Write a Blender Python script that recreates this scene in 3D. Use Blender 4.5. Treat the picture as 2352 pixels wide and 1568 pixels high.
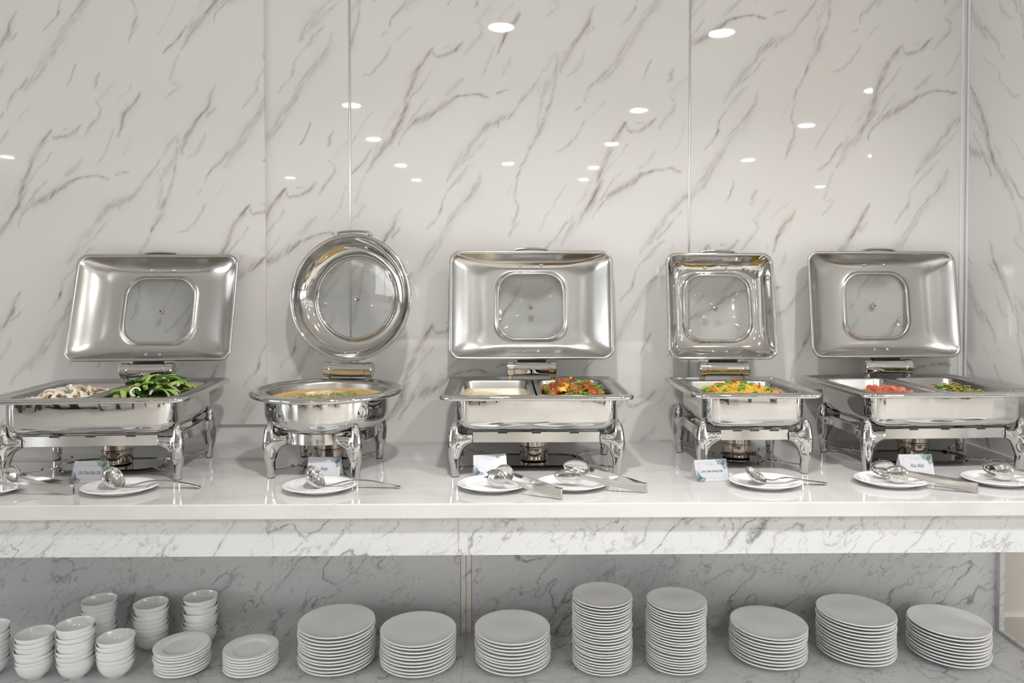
import bpy, math, random
import numpy as np
from mathutils import Vector, Matrix

random.seed(7); np.random.seed(7)
S = bpy.context.scene
COL = S.collection
for o in list(bpy.data.objects): bpy.data.objects.remove(o)

# ------------------------------------------------------------------ camera
cam_d = bpy.data.cameras.new('camera'); cam = bpy.data.objects.new('camera', cam_d); COL.objects.link(cam)
cam_d.sensor_fit = 'HORIZONTAL'; cam_d.sensor_width = 36.0
cam_d.lens = 36.0 * 1684.0 / 2352.0
cam_d.shift_y = (680.0 - 784.0) / 2352.0
cam.location = (0, 0, 1.47)
cam.rotation_euler = (math.radians(90 - 1.2), 0, math.radians(-0.83))
S.camera = cam
# ------------------------------------------------------------------ world, exposure, light levels
W = bpy.data.worlds.new('world'); S.world = W; W.use_nodes = True
W.node_tree.nodes['Background'].inputs[0].default_value = (0.85, 0.93, 1.0, 1)
W.node_tree.nodes['Background'].inputs[1].default_value = 1.0
vs = S.view_settings
vs.view_transform = 'Standard'; vs.look = 'None'; vs.gamma = 1.0; vs.use_curve_mapping = False
vs.exposure = -0.15
LAMP_STRENGTH = 64.0       # glow of the ceiling downlight lenses
BEAM_POWER, BEAM_SPREAD = 27.0, 130.0   # each downlight's beam
FILL_PANE_STRENGTH = 6.4      # glow of added side-wall panes, front fill for the buffet
CEIL = 3.0                 # ceiling height
TOP = 0.876                # worktop height
WALL = 2.70                # back wall plane
SHELF = 0.195              # lower shelf height

# ------------------------------------------------------------------ helpers
MATS = {}
def principled(name, col, rough=0.5, metal=0.0, **kw):
    if name in MATS: return MATS[name]
    m = bpy.data.materials.new(name); m.use_nodes = True
    b = m.node_tree.nodes['Principled BSDF']
    b.inputs['Base Color'].default_value = (*col, 1)
    b.inputs['Roughness'].default_value = rough; b.inputs['Metallic'].default_value = metal
    for k, v in kw.items():
        b.inputs[k].default_value = v
    MATS[name] = m
    return m
class NT:
    """tiny helper to write node trees"""
    def __init__(s, m): s.m = m; s.t = m.node_tree; s.b = s.t.nodes['Principled BSDF']
    def n(s, typ, ins=None, **props):
        d = s.t.nodes.new(typ)
        for k, v in props.items(): setattr(d, k, v)
        for k, v in (ins or {}).items():
            if isinstance(v, bpy.types.NodeSocket): s.t.links.new(v, d.inputs[k])
            else: d.inputs[k].default_value = v
        return d
    def math(s, op, a, b=0.0, clamp=False):
        d = s.n('ShaderNodeMath', {0: a, 1: b}, operation=op); d.use_clamp = clamp
        return d.outputs[0]
    def ramp(s, fac, stops):
        d = s.n('ShaderNodeValToRGB', {0: fac}); r = d.color_ramp
        while len(r.elements) < len(stops): r.elements.new(0.5)
        for e, (p, c) in zip(r.elements, stops): e.position = p; e.color = (*c, 1) if len(c) == 3 else c
        return d.outputs[0]
    def mix(s, fac, a, b):
        d = s.n('ShaderNodeMix', data_type='RGBA')
        for i, v in ((0, fac), (6, a), (7, b)):
            if isinstance(v, bpy.types.NodeSocket): s.t.links.new(v, d.inputs[i])
            else: d.inputs[i].default_value = v if i == 0 else (*v, 1)
        return d.outputs[2]
    def coords(s, rot=(0, 0, 0), scale=(1, 1, 1), loc=(0, 0, 0)):
        g = s.n('ShaderNodeTexCoord')
        return s.n('ShaderNodeMapping', {0: g.outputs['Object'], 1: loc, 2: rot, 3: scale}).outputs[0]
    def noise(s, vec, scale, detail=4, rough=0.5, dist=0.0):
        d = s.n('ShaderNodeTexNoise', {'Vector': vec, 'Scale': scale, 'Detail': detail, 'Roughness': rough, 'Distortion': dist})
        return d.outputs[0]
    def col(s, sock): s.t.links.new(sock, s.b.inputs['Base Color'])
    def bump(s, h, strength, dist=0.01):
        d = s.n('ShaderNodeBump', {'Height': h, 'Strength': strength, 'Distance': dist})
        s.t.links.new(d.outputs[0], s.b.inputs['Normal'])

def link(o, parent=None):
    COL.objects.link(o)
    if parent is not None: o.parent = parent
    return o
def mesh(name, V, Fc, mat, parent=None, smooth=True, loc=None, angle=None):
    me = bpy.data.meshes.new(name)
    me.from_pydata([tuple(map(float, v)) for v in V], [], [tuple(map(int, f)) for f in Fc])
    if smooth: me.shade_smooth()
    if angle is not None: me.set_sharp_from_angle(angle=math.radians(angle))
    if mat: me.materials.append(mat)
    o = bpy.data.objects.new(name, me)
    if loc is not None: o.location = loc
    return link(o, parent)
def empty(name, loc=(0, 0, 0), rz=0.0):
    o = bpy.data.objects.new(name, None); o.location = loc; o.rotation_euler = (0, 0, rz); o.empty_display_size = 0.05
    return link(o)
def tag(o, label=None, cat=None, group=None, kind=None):
    if label: o['label'] = label
    if cat: o['category'] = cat
    if group: o['group'] = group
    if kind: o['kind'] = kind
    return o
def inst(o, name, parent=None, loc=None, rot=None, scale=None):
    c = bpy.data.objects.new(name, o.data if hasattr(o, 'data') and not isinstance(o, bpy.types.Mesh) else o)
    if loc is not None: c.location = loc
    if rot is not None: c.rotation_euler = rot
    if scale is not None: c.scale = scale
    return link(c, parent)
def mk(name, V, Fc, mat, smooth=True, angle=None):
    """mesh datablock only"""
    me = bpy.data.meshes.new(name)
    me.from_pydata([tuple(map(float, v)) for v in V], [], [tuple(map(int, f)) for f in Fc])
    if smooth: me.shade_smooth()
    if angle is not None: me.set_sharp_from_angle(angle=math.radians(angle))
    if mat: me.materials.append(mat)
    return me
def merge(*parts):
    V = []; Fc = []; n = 0
    for v, f in parts:
        v = [tuple(p) for p in v]; V += v; Fc += [tuple(i + n for i in q) for q in f]; n += len(v)
    return V, Fc
def box(x0, x1, y0, y1, z0, z1):
    V = [(x, y, z) for z in (z0, z1) for y in (y0, y1) for x in (x0, x1)]
    Fc = [(0, 2, 3, 1), (4, 5, 7, 6), (0, 1, 5, 4), (2, 6, 7, 3), (0, 4, 6, 2), (1, 3, 7, 5)]
    return V, Fc
def bevel_box(x0, x1, y0, y1, z0, z1, b):
    """box with chamfered edges (loft of inset rectangles)"""
    rings = []
    for z, k in ((z0, b), (z0 + b, 0), (z1 - b, 0), (z1, b)):
        rings.append(rrect(x0 + k, x1 - k, y0 + k, y1 - k, max(b - k, 0) * 0.9 + 1e-4, z, n=2))
    return loft(rings, cap0=True, cap1=True)
def rrect(x0, x1, y0, y1, r, z, n=6, m=0):
    """rounded rectangle ring in the xy plane, counter-clockwise, m extra points on each straight"""
    P = []
    C = [(x1 - r, y1 - r, 0), (x0 + r, y1 - r, 90), (x0 + r, y0 + r, 180), (x1 - r, y0 + r, 270)]
    for i, (cx, cy, a) in enumerate(C):
        arc = [(cx + r * math.cos(math.radians(a + 90 * k / n)), cy + r * math.sin(math.radians(a + 90 * k / n)), z) for k in range(n + 1)]
        P += arc
        if m:
            nx, ny, na = C[(i + 1) % 4]
            q = (nx + r * math.cos(math.radians(na)), ny + r * math.sin(math.radians(na)))
            p = arc[-1]
            for k in range(1, m + 1):
                t = k / (m + 1); P.append((p[0] + (q[0] - p[0]) * t, p[1] + (q[1] - p[1]) * t, z))
    return np.array(P)
def circ(r, z, n=64, cx=0, cy=0, ry=None):
    a = np.linspace(0, 2 * math.pi, n, endpoint=False)
    return np.stack([cx + r * np.cos(a), cy + (ry or r) * np.sin(a), np.full(n, z)], 1)
def loft(rings, cap0=False, cap1=False, closed=False):
    n = len(rings[0]); V = [tuple(p) for r in rings for p in r]; Fc = []
    K = len(rings)
    for i in range(K if closed else K - 1):
        a = i * n; b = ((i + 1) % K) * n
        for j in range(n):
            k = (j + 1) % n
            Fc.append((a + j, a + k, b + k, b + j))
    if cap0: Fc.append(tuple(reversed(range(n))))
    if cap1: Fc.append(tuple((K - 1) * n + j for j in range(n)))
    return V, Fc
def lathe(prof, n=48, ry=1.0):
    rings = []
    for r, z in prof:
        rings.append(circ(max(r, 1e-5), z, n, ry=max(r, 1e-5) * ry))
    return loft(rings)
def tube(path, rad, n=10, sx=1.0, up=(0, 0, 1), caps=True):
    """sweep; rad number or list; sx widens the section sideways"""
    P = [Vector(p) for p in path]; K = len(P); rings = []
    if not hasattr(rad, '__len__'): rad = [rad] * K
    if not hasattr(sx, '__len__'): sx = [sx] * K
    for i, p in enumerate(P):
        t = (P[min(i + 1, K - 1)] - P[max(i - 1, 0)]).normalized()
        u = Vector(up); s = t.cross(u)
        if s.length < 1e-3: s = t.cross(Vector((1, 0, 0)))
        s.normalize(); u = s.cross(t).normalized()
        rings.append(np.array([tuple(p + s * (math.cos(a) * rad[i] * sx[i]) + u * (math.sin(a) * rad[i])) for a in np.linspace(0, 2 * math.pi, n, endpoint=False)]))
    return loft(rings, cap0=caps, cap1=caps)
def cyl_x(x0, x1, r, cy, cz, n=28, b=0.0):
    prof = [(x0, r - b), (x0 + b, r), (x1 - b, r), (x1, r - b)] if b else [(x0, r), (x1, r)]
    rings = [np.array([(x, cy + q * math.cos(a), cz + q * math.sin(a)) for a in np.linspace(0, 2 * math.pi, n, endpoint=False)]) for x, q in prof]
    return loft(rings, cap0=True, cap1=True)
def cyl_z(r, z0, z1, cx=0, cy=0, n=20, b=0.0):
    rings = [circ(r - b, z0, n, cx, cy), circ(r, z0 + b, n, cx, cy), circ(r, z1 - b, n, cx, cy), circ(r - b, z1, n, cx, cy)]
    return loft(rings, cap0=True, cap1=True)
def bez(pts, k=8):
    """Catmull-Rom through points"""
    P = [Vector(p) for p in pts]; P = [2 * P[0] - P[1]] + P + [2 * P[-1] - P[-2]]; out = []
    for i in range(1, len(P) - 2):
        a, b, c, d = P[i - 1:i + 3]
        for j in range(k):
            t = j / k
            out.append(0.5 * ((2 * b) + (-a + c) * t + (2 * a - 5 * b + 4 * c - d) * t * t + (-a + 3 * b - 3 * c + d) * t ** 3))
    out.append(P[-2]); return out
def tri(V, Fc): return V, Fc
ORD = ['', 'second', 'third', 'fourth', 'fifth', 'sixth', 'seventh', 'eighth', 'ninth', 'tenth', 'eleventh', 'twelfth', 'thirteenth',
       'fourteenth', 'fifteenth', 'sixteenth', 'seventeenth', 'eighteenth', 'nineteenth', 'twentieth', 'twenty-first', 'twenty-second',
       'twenty-third', 'twenty-fourth', 'twenty-fifth']

# ------------------------------------------------------------------ materials
def wall_marble():
    m = principled('wall_marble', (0.7, 0.68, 0.65), 0.025); t = NT(m)
    a = t.n('ShaderNodeAttribute', attribute_name='print')
    sep = t.n('ShaderNodeSeparateColor', {0: a.outputs['Color']})
    c = t.coords()
    cloud = t.noise(c, 1.6, 3, 0.6)
    base = t.mix(cloud, (0.735, 0.72, 0.695), (0.77, 0.76, 0.74))
    cr = t.n('ShaderNodeMapping', {0: t.coords(rot=(0, math.radians(-33), 0)), 3: (10, 10, 1.1)}).outputs[0]
    streak = t.noise(cr, 16, 5, 0.7, .3)
    brk = t.math('MULTIPLY', t.math('SUBTRACT', streak, 0.16, True), 2.9)
    g = t.math('MULTIPLY', sep.outputs[0], brk, True)
    b2 = t.mix(g, base, (0.27, 0.265, 0.26))
    b3 = t.mix(t.math('MULTIPLY', sep.outputs[1], brk, True), b2, (0.34, 0.255, 0.195))
    b4 = t.mix(t.math('MULTIPLY', sep.outputs[2], brk, True), b3, (0.14, 0.13, 0.13))
    t.col(b4)
    bn = t.noise(c, 260, 2, 0.5); bl = t.noise(c, 7, 2, 0.5)
    t.bump(t.math('ADD', t.math('MULTIPLY', bn, 0.012), t.math('MULTIPLY', bl, 0.25)), 0.035, 0.01)
    return m
def crack_marble(name, base_a, base_b, line, seed, bright=1.0, rough=0.28):
    m = principled(name, base_a, rough); t = NT(m)
    c = t.coords(loc=(seed, seed * 1.7, seed * 0.3))
    g = t.n('ShaderNodeTexCoord').outputs['Object']
    # veins run on a diagonal: stretch along (1,0,1)
    rr = t.n('ShaderNodeMapping', {0: c, 2: (math.radians(18), math.radians(-42), math.radians(30))}).outputs[0]
    rot = t.n('ShaderNodeMapping', {0: rr, 3: (2.0, 2.0, 0.75)}).outputs[0]
    warp = t.n('ShaderNodeTexNoise', {'Vector': c, 'Scale': 9.0, 'Detail': 5, 'Roughness': 0.65})
    w = t.n('ShaderNodeVectorMath', {0: warp.outputs['Color'], 1: (0.5, 0.5, 0.5)}, operation='SUBTRACT').outputs[0]
    w = t.n('ShaderNodeVectorMath', {0: w, 3: 0.10}, operation='SCALE').outputs[0]
    rv = t.n('ShaderNodeVectorMath', {0: rot, 1: w}, operation='ADD').outputs[0]
    def veins(scale, width, detail=2):
        n = t.noise(rv, scale, detail, 0.5)
        d = t.math('ABSOLUTE', t.math('SUBTRACT', n, 0.5))
        return t.math('SUBTRACT', 1.0, t.math('DIVIDE', d, width), True)
    m1 = t.math('MULTIPLY', t.math('SUBTRACT', t.noise(c, 5.0, 3, 0.6), 0.38), 5.0, True)
    m2 = t.math('MULTIPLY', t.math('SUBTRACT', t.noise(c, 11.0, 4, 0.65), 0.42), 6.0, True)
    sk = t.math('MULTIPLY', t.math('SUBTRACT', t.noise(c, 90, 3, 0.7), 0.28), 4.5, True)
    spots = t.math('MULTIPLY', t.math('SUBTRACT', t.noise(rv, 62, 2, 0.6), 0.66), 9.0, True)
    v = t.math('MULTIPLY', veins(2.9, 0.010), m1)
    v2 = t.math('MULTIPLY', t.math('MULTIPLY', veins(6.2, 0.013), m2), 0.85)
    v3 = t.math('MULTIPLY', t.math('MULTIPLY', veins(12.5, 0.020), m2), 0.6)
    v4 = t.math('MULTIPLY', t.math('MULTIPLY', spots, m1), 0.6)
    allv = t.math('MULTIPLY', t.math('MAXIMUM', t.math('MAXIMUM', v, v2), t.math('MAXIMUM', v3, v4)), sk, True)
    soft = t.math('MULTIPLY', veins(2.9, 0.06), t.math('MULTIPLY', m1, 0.08))
    base = t.mix(t.noise(c, 3.0, 3), base_a, base_b)
    b = t.mix(soft, base, line)
    t.col(t.mix(t.math('MULTIPLY', allv, 0.85), b, line))
    return m
def top_marble():
    m = principled('worktop_marble', (0.8, 0.8, 0.78), 0.045, 0.0, **{'IOR': 1.6}); t = NT(m)
    c = t.coords(); c2 = t.coords(rot=(0, 0, math.radians(18)), scale=(1.0, 3.2, 1))
    cl = t.noise(c2, 2.2, 5, 0.6, 0.4)
    base = t.ramp(cl, [(0.30, (0.53, 0.52, 0.505)), (0.46, (0.60, 0.59, 0.58)), (0.62, (0.63, 0.62, 0.61))])
    n = t.noise(c2, 3.4, 5, 0.6, 0.8)
    d = t.math('SUBTRACT', 1.0, t.math('DIVIDE', t.math('ABSOLUTE', t.math('SUBTRACT', n, 0.5)), 0.018), True)
    mk_ = t.math('MULTIPLY', t.math('SUBTRACT', t.noise(c, 2.0, 2), 0.45), 4.0, True)
    t.col(t.mix(t.math('MULTIPLY', t.math('MULTIPLY', d, mk_), 0.45), base, (0.36, 0.345, 0.33)))
    return m
M_WALL = wall_marble()
M_CRACK = crack_marble('base_marble', (0.575, 0.585, 0.59), (0.615, 0.62, 0.62), (0.13, 0.135, 0.15), 0.0)
M_TOP = top_marble()
def steel(name, rough, col=(0.66, 0.645, 0.62), brush=None, smudge=0.0, wave=0.0):
    m = principled(name, col, rough, 1.0); t = NT(m)
    if brush:
        c = t.coords(scale=brush); n = t.noise(c, 60, 3, 0.6)
        r = t.math('ADD', rough - 0.06, t.math('MULTIPLY', n, 0.14))
        t.t.links.new(r, t.b.inputs['Roughness'])
    if wave: t.bump(t.noise(t.coords(), 9, 2, .45), wave, .004)
    if smudge:
        n = t.noise(t.coords(), 5, 2, 0.5)
        r = t.math('ADD', rough, t.math('MULTIPLY', t.math('SUBTRACT', n, 0.5), smudge))
        t.t.links.new(r, t.b.inputs['Roughness'])
        if rough > .15: t.bump(t.noise(t.coords(), 300, 2, .5), .09, .001)
    return m
M_CHROME = steel('polished_steel', 0.03, (0.61, 0.605, 0.595), wave=.5)
M_LIDIN = steel('satin_lid_steel', 0.22, (0.575, 0.565, 0.55), smudge=0.14)
M_LIDPOL = steel('polished_lid_steel', 0.08, (0.60, 0.59, 0.57), smudge=0.08, wave=.35)
M_PAN = steel('satin_pan_steel', 0.26, (0.50, 0.49, 0.475), smudge=0.12)
M_RAIL = steel('brushed_rail_steel', 0.2, (0.70, 0.69, 0.67), brush=(1, 12, 12))
M_BURN = steel('burner_steel', 0.12, (0.50, 0.44, 0.38), smudge=0.08)  # darker warm tint stands in for brownish surroundings reflected in the cup
M_TRAY = steel('tray_steel', 0.07, (0.50, 0.49, 0.47))
M_UTENSIL = steel('utensil_steel', 0.10, (0.60, 0.59, 0.57), smudge=0.06)
M_TRIM = steel('trim_metal', 0.30, (0.90, 0.90, 0.90))
M_TRIMW = principled('trim_white', (0.80, 0.81, 0.82), 0.15, 0.0, **{'Coat Weight': .6})
M_BLACK = principled('black_rubber', (0.015, 0.015, 0.015), 0.5)
M_DARK = principled('dark_bracket', (0.03, 0.03, 0.035), 0.35, 0.6)
M_CHINA = principled('white_china', (0.91, 0.91, 0.905), 0.10, 0.0, **{'Coat Weight': 0.6, 'Coat Roughness': 0.02})
M_PAPER = principled('card_paper', (0.86, 0.85, 0.88), 0.6)
M_INK = principled('card_ink', (0.05, 0.045, 0.05), 0.6)
M_LINE = principled('card_line', (0.55, 0.55, 0.57), 0.6)
M_TEAL = principled('card_teal', (0.03, 0.24, 0.26), 0.6)
M_TEALD = principled('card_teal_dark', (0.02, 0.10, 0.13), 0.6)
M_TEALL = principled('card_teal_light', (0.30, 0.50, 0.52), 0.6)
def glass_mat(name, tint, gl=1.0, haze=0.0):
    m = bpy.data.materials.new(name); m.use_nodes = True; t = m.node_tree
    t.nodes.remove(t.nodes['Principled BSDF']); out = t.nodes['Material Output']
    tr = t.nodes.new('ShaderNodeBsdfTransparent'); tr.inputs[0].default_value = (*tint, 1)
    g = t.nodes.new('ShaderNodeBsdfGlossy'); g.inputs['Roughness'].default_value = 0.03
    f = t.nodes.new('ShaderNodeFresnel'); f.inputs[0].default_value = 1.5
    mu = t.nodes.new('ShaderNodeMath'); mu.operation = 'MULTIPLY'; mu.inputs[1].default_value = gl
    mx = t.nodes.new('ShaderNodeMixShader')
    t.links.new(f.outputs[0], mu.inputs[0]); t.links.new(mu.outputs[0], mx.inputs[0])
    src = tr.outputs[0]
    if haze:
        df = t.nodes.new('ShaderNodeBsdfTranslucent'); df.inputs[0].default_value = (.9, .92, .92, 1); d2 = t.nodes.new('ShaderNodeBsdfDiffuse'); d2.inputs[0].default_value = (.9, .92, .92, 1)
        ms = t.nodes.new('ShaderNodeMixShader'); ms.inputs[0].default_value = .5; t.links.new(df.outputs[0], ms.inputs[1]); t.links.new(d2.outputs[0], ms.inputs[2])
        nz = t.nodes.new('ShaderNodeTexNoise'); nz.inputs['Scale'].default_value = 12; tc = t.nodes.new('ShaderNodeTexCoord'); t.links.new(tc.outputs['Object'], nz.inputs['Vector'])
        mm = t.nodes.new('ShaderNodeMath'); mm.operation = 'MULTIPLY'; mm.inputs[1].default_value = haze * 2; t.links.new(nz.outputs[0], mm.inputs[0])
        m2 = t.nodes.new('ShaderNodeMixShader'); t.links.new(mm.outputs[0], m2.inputs[0]); t.links.new(src, m2.inputs[1]); t.links.new(ms.outputs[0], m2.inputs[2]); src = m2.outputs[0]
    t.links.new(src, mx.inputs[1]); t.links.new(g.outputs[0], mx.inputs[2]); t.links.new(mx.outputs[0], out.inputs[0])
    return m
M_GLASS = glass_mat('lid_glass', (0.96, 0.975, 0.975), 1.2, .10)
M_ACRYL = glass_mat('acrylic', (0.985, 0.99, 0.995), 0.8)

# ------------------------------------------------------------------ room shell
def plain(name, col, rough=0.6): return principled(name, col, rough)
M_CEIL = plain('ceiling_paint', (0.66, 0.65, 0.635))
M_RWALL = plain('room_wall_paint', (0.58, 0.565, 0.545))
def floor_mat():
    m = principled('floor_tile', (0.5, 0.45, 0.38), 0.25); t = NT(m)
    c = t.coords()
    b = t.n('ShaderNodeTexBrick', {'Vector': c, 'Color1': (0.52, 0.495, 0.455, 1), 'Color2': (0.49, 0.465, 0.43, 1), 'Mortar': (0.44, 0.41, 0.36, 1),
            'Scale': 1.0, 'Mortar Size': 0.004, 'Brick Width': 0.8, 'Row Height': 0.8}, offset=0.0)
    t.col(b.outputs[0]); return m
M_FLOOR = floor_mat()
RX0, RX1, RY0 = -8.0, 9.4, -9.8
def struct(name, geo, mat, parent=None, **kw):
    o = mesh(name, *geo, mat, parent, smooth=False, **kw)
    if parent is None: tag(o, kind='structure')
    return o
tag(struct('floor', box(RX0, RX1, RY0, 3.3, -0.1, 0), M_FLOOR), 'beige tiled floor of the dining room')
tag(struct('ceiling', box(RX0, RX1, RY0, 3.3, CEIL, CEIL + 0.1), M_CEIL), 'white ceiling with round downlights')
tag(struct('wall_left', box(RX0 - 0.1, RX0, RY0, 3.3, 0, CEIL), M_RWALL), 'cream wall at the left of the dining room')
tag(struct('wall_rear', box(RX0, RX1, RY0 - 0.1, RY0, 0, CEIL), M_RWALL), 'cream wall behind the photographer')
tag(struct('wall_side', box(RX1, RX1 + 0.1, RY0, 3.3, 0, CEIL), M_RWALL), 'cream wall at the far right of the room')
wall = struct('wall_back', box(RX0, 1.80, WALL + 0.008, WALL + 0.15, 0, CEIL), plain('wall_core', (0.66, 0.64, 0.61)))
tag(wall, 'glossy white marble print wall behind the buffet')
nxt = struct('wall_beyond', box(1.80, RX1, 3.16, 3.3, 0, CEIL), plain('beyond_wall', (0.60, 0.56, 0.50)))
tag(nxt, 'beige wall seen through the open end of the counter')
tag(struct('baseboard_beyond', box(1.80, RX1, 3.145, 3.16, 0, 0.02), plain('beyond_skirting', (0.75, 0.73, 0.70))), 'pale skirting of the wall beyond the counter end')

# -- marble print: strokes of one repeat cell, tiled on a lattice (cell units: 1 = 0.575 mm)
ST = []   # (points, widths, grey, brown, dark)
def st(pts, w, g=0.4, b=0.0, d=0.0): ST.append((pts, w, g, b, d))
st([(545, 325), (500, 395), (440, 490), (410, 570), (380, 640), (365, 700), (340, 780), (290, 880)], [12, 24, 30, 30, 30, 26, 30, 16], .34, .30)
st([(545, 325), (515, 370), (498, 392)], [8, 12, 6], .2, .1, .35)
st([(390, 690), (345, 800), (290, 885), (200, 1000), (130, 1105)], [20, 36, 40, 36, 8], .36, .12)
st([(330, 700), (270, 800), (230, 860)], [10, 40, 10], .16)
st([(380, 660), (365, 720), (340, 790), (288, 880)], [5, 6, 7, 6], .1, .35, .35)
st([(545, 325), (565, 375), (620, 372), (680, 345), (740, 285)], [8, 12, 16, 22, 6], .32, .1, .1)
st([(680, 345), (705, 320), (735, 290)], [8, 16, 4], .3, .1, .3)
st([(620, 322), (660, 308)], [6, 5], .4)
st([(550, 465), (480, 560), (410, 640), (390, 690)], [6, 9, 9, 6], .33)
st([(510, 640), (450, 720), (400, 790), (345, 850)], [6, 12, 12, 8], .33)
st([(430, 790), (370, 860), (345, 895), (335, 935)], [10, 10, 8, 6], .4, 0, .15)
st([(425, 792), (500, 760), (580, 710), (650, 660), (720, 630)], [40, 44, 36, 26, 12], .45, .1)
st([(540, 745), (590, 712), (650, 665)], [6, 14, 6], .2, .45, .1)
st([(700, 637), (760, 620), (840, 612), (870, 628), (900, 632)], [8, 9, 10, 12, 6], .38, 0, .3)
st([(640, 610), (690, 570), (740, 510)], [24, 34, 14], .26)
st([(985, 490), (1025, 440), (1045, 370)], [8, 18, 10], .22)
st([(955, 602), (990, 588), (1025, 583)], [6, 9, 4], .4, 0, .15)
st([(1105, 85), (1070, 150), (1020, 220), (990, 280), (965, 365)], [6, 22, 28, 18, 6], .38, .28)
st([(1020, 220), (992, 280), (980, 310)], [5, 9, 5], .2, .1, .4)
st([(1060, 40), (1000, 100), (955, 145)], [5, 8, 5], .25)
st([(935, 310), (910, 400), (880, 470), (835, 525)], [6, 10, 10, 5], .28)
st([(830, 150), (860, 180), (855, 230), (800, 300), (755, 365)], [10, 12, 16, 18, 8], .33)
st([(940, 30), (890, 90), (850, 135)], [20, 46, 20], .14)
st([(640, 1165), (700, 1075), (760, 990), (815, 915)], [8, 44, 46, 26], .33)
st([(825, 905), (890, 820), (960, 778), (1010, 760), (1060, 730), (1130, 640), (1200, 560), (1235, 510)], [20, 50, 48, 34, 22, 18, 16, 8], .38)
st([(900, 815), (965, 785), (965, 820)], [6, 9, 6], .2, .3)
st([(905, 885), (850, 950), (790, 1010), (740, 1060)], [6, 14, 16, 10], .33)
st([(800, 1070), (765, 1085), (720, 1150), (680, 1190)], [8, 12, 28, 10], .33)
st([(680, 1190), (630, 1250), (610, 1290), (595, 1365), (560, 1410), (510, 1470)], [8, 8, 8, 10, 14, 6], .36)
st([(600, 1345), (593, 1368)], [10, 10], .3, 0, .5)
st([(850, 1105), (838, 1180), (795, 1250), (720, 1354), (660, 1424), (610, 1514)], [8, 34, 60, 50, 40, 46], .25)
st([(845, 1180), (815, 1200), (780, 1260), (700, 1350)], [6, 10, 10, 6], .3, 0, .2)
st([(740, 1304), (660, 1400), (590, 1520), (520, 1630), (420, 1770)], [8, 10, 10, 12, 8], .33)
st([(700, 1374), (640, 1480), (580, 1590), (510, 1700), (385, 1840)], [8, 12, 14, 14, 10], .33)
st([(610, 1514), (550, 1600), (490, 1690), (440, 1764), (395, 1834)], [40, 52, 56, 56, 26], .20, .08)
st([(410, 1764), (350, 1834), (300, 1884), (280, 1914), (272, 1950)], [26, 18, 12, 9, 6], .42)
st([(1580, 50), (1550, 110), (1520, 190), (1480, 250), (1430, 320), (1390, 400), (1365, 470)], [8, 24, 32, 34, 36, 30, 8], .38, .14)
st([(1545, 130), (1520, 190), (1470, 275)], [5, 9, 5], .1, .4, .35)
st([(1578, 178), (1530, 235)], [8, 14], .4)
st([(1430, 330), (1380, 380)], [8, 8], .35)
st([(1345, 350), (1290, 420), (1250, 482)], [16, 34, 10], .27)
st([(1355, 370), (1360, 410), (1335, 470), (1270, 575), (1250, 625)], [10, 12, 36, 36, 10], .24)
st([(1345, 380), (1335, 470), (1320, 560), (1312, 620), (1290, 690)], [8, 10, 12, 14, 8], .36, .12)
st([(1220, 570), (1240, 650), (1235, 720), (1215, 825)], [8, 18, 22, 8], .25)
st([(1300, 670), (1260, 780), (1210, 890), (1170, 965)], [12, 30, 30, 10], .40, .05)
st([(1180, 935), (1168, 970)], [9, 9], .2, 0, .5)
st([(1165, 980), (1130, 1050), (1100, 1090), (1085, 1180), (1075, 1280), (1090, 1310), (1085, 1380), (1070, 1440), (1035, 1525)], [10, 11, 10, 8, 7, 10, 10, 18, 6], .35, 0, .08)
st([(1095, 1430), (1065, 1470), (1040, 1510)], [14, 16, 8], .3)
st([(1520, 345), (1490, 420), (1450, 470), (1400, 500)], [8, 20, 16, 6], .30)
st([(1520, 790), (1480, 860), (1400, 950), (1340, 970)], [8, 12, 11, 6], .30, .08)
st([(1650, 660), (1600, 710), (1560, 750)], [5, 7, 5], .22)
st([(1490, 695), (1465, 720)], [10, 8], .35)
st([(1950, 385), (1930, 430), (1885, 520)], [5, 8, 3], .35, 0, .3)
st([(2095, 440), (2070, 480), (2072, 510), (2060, 530)], [8, 14, 12, 8], .34, 0, .12)
st([(1405, 1190), (1320, 1310), (1230, 1480)], [3, 6, 7], .2, 0, .08)
st([(170, 960), (100, 1050), (20, 1130)], [8, 14, 8], .42, 0, .12)
st([(205, 915), (195, 960), (180, 1005)], [14, 30, 14], .25)
st([(110, 1140), (70, 1250), (50, 1310)], [8, 16, 12], .25)
st([(50, 1310), (100, 1330), (85, 1370), (35, 1415)], [8, 40, 14, 6], .16)
st([(120, 1335), (60, 1390), (35, 1415)], [5, 9, 5], .36)
st([(1050, 1190), (1020, 1270)], [5, 5], .22)
PA = (1240.0, 470.0); PB = 1764.0; RES = 3.0
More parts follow.
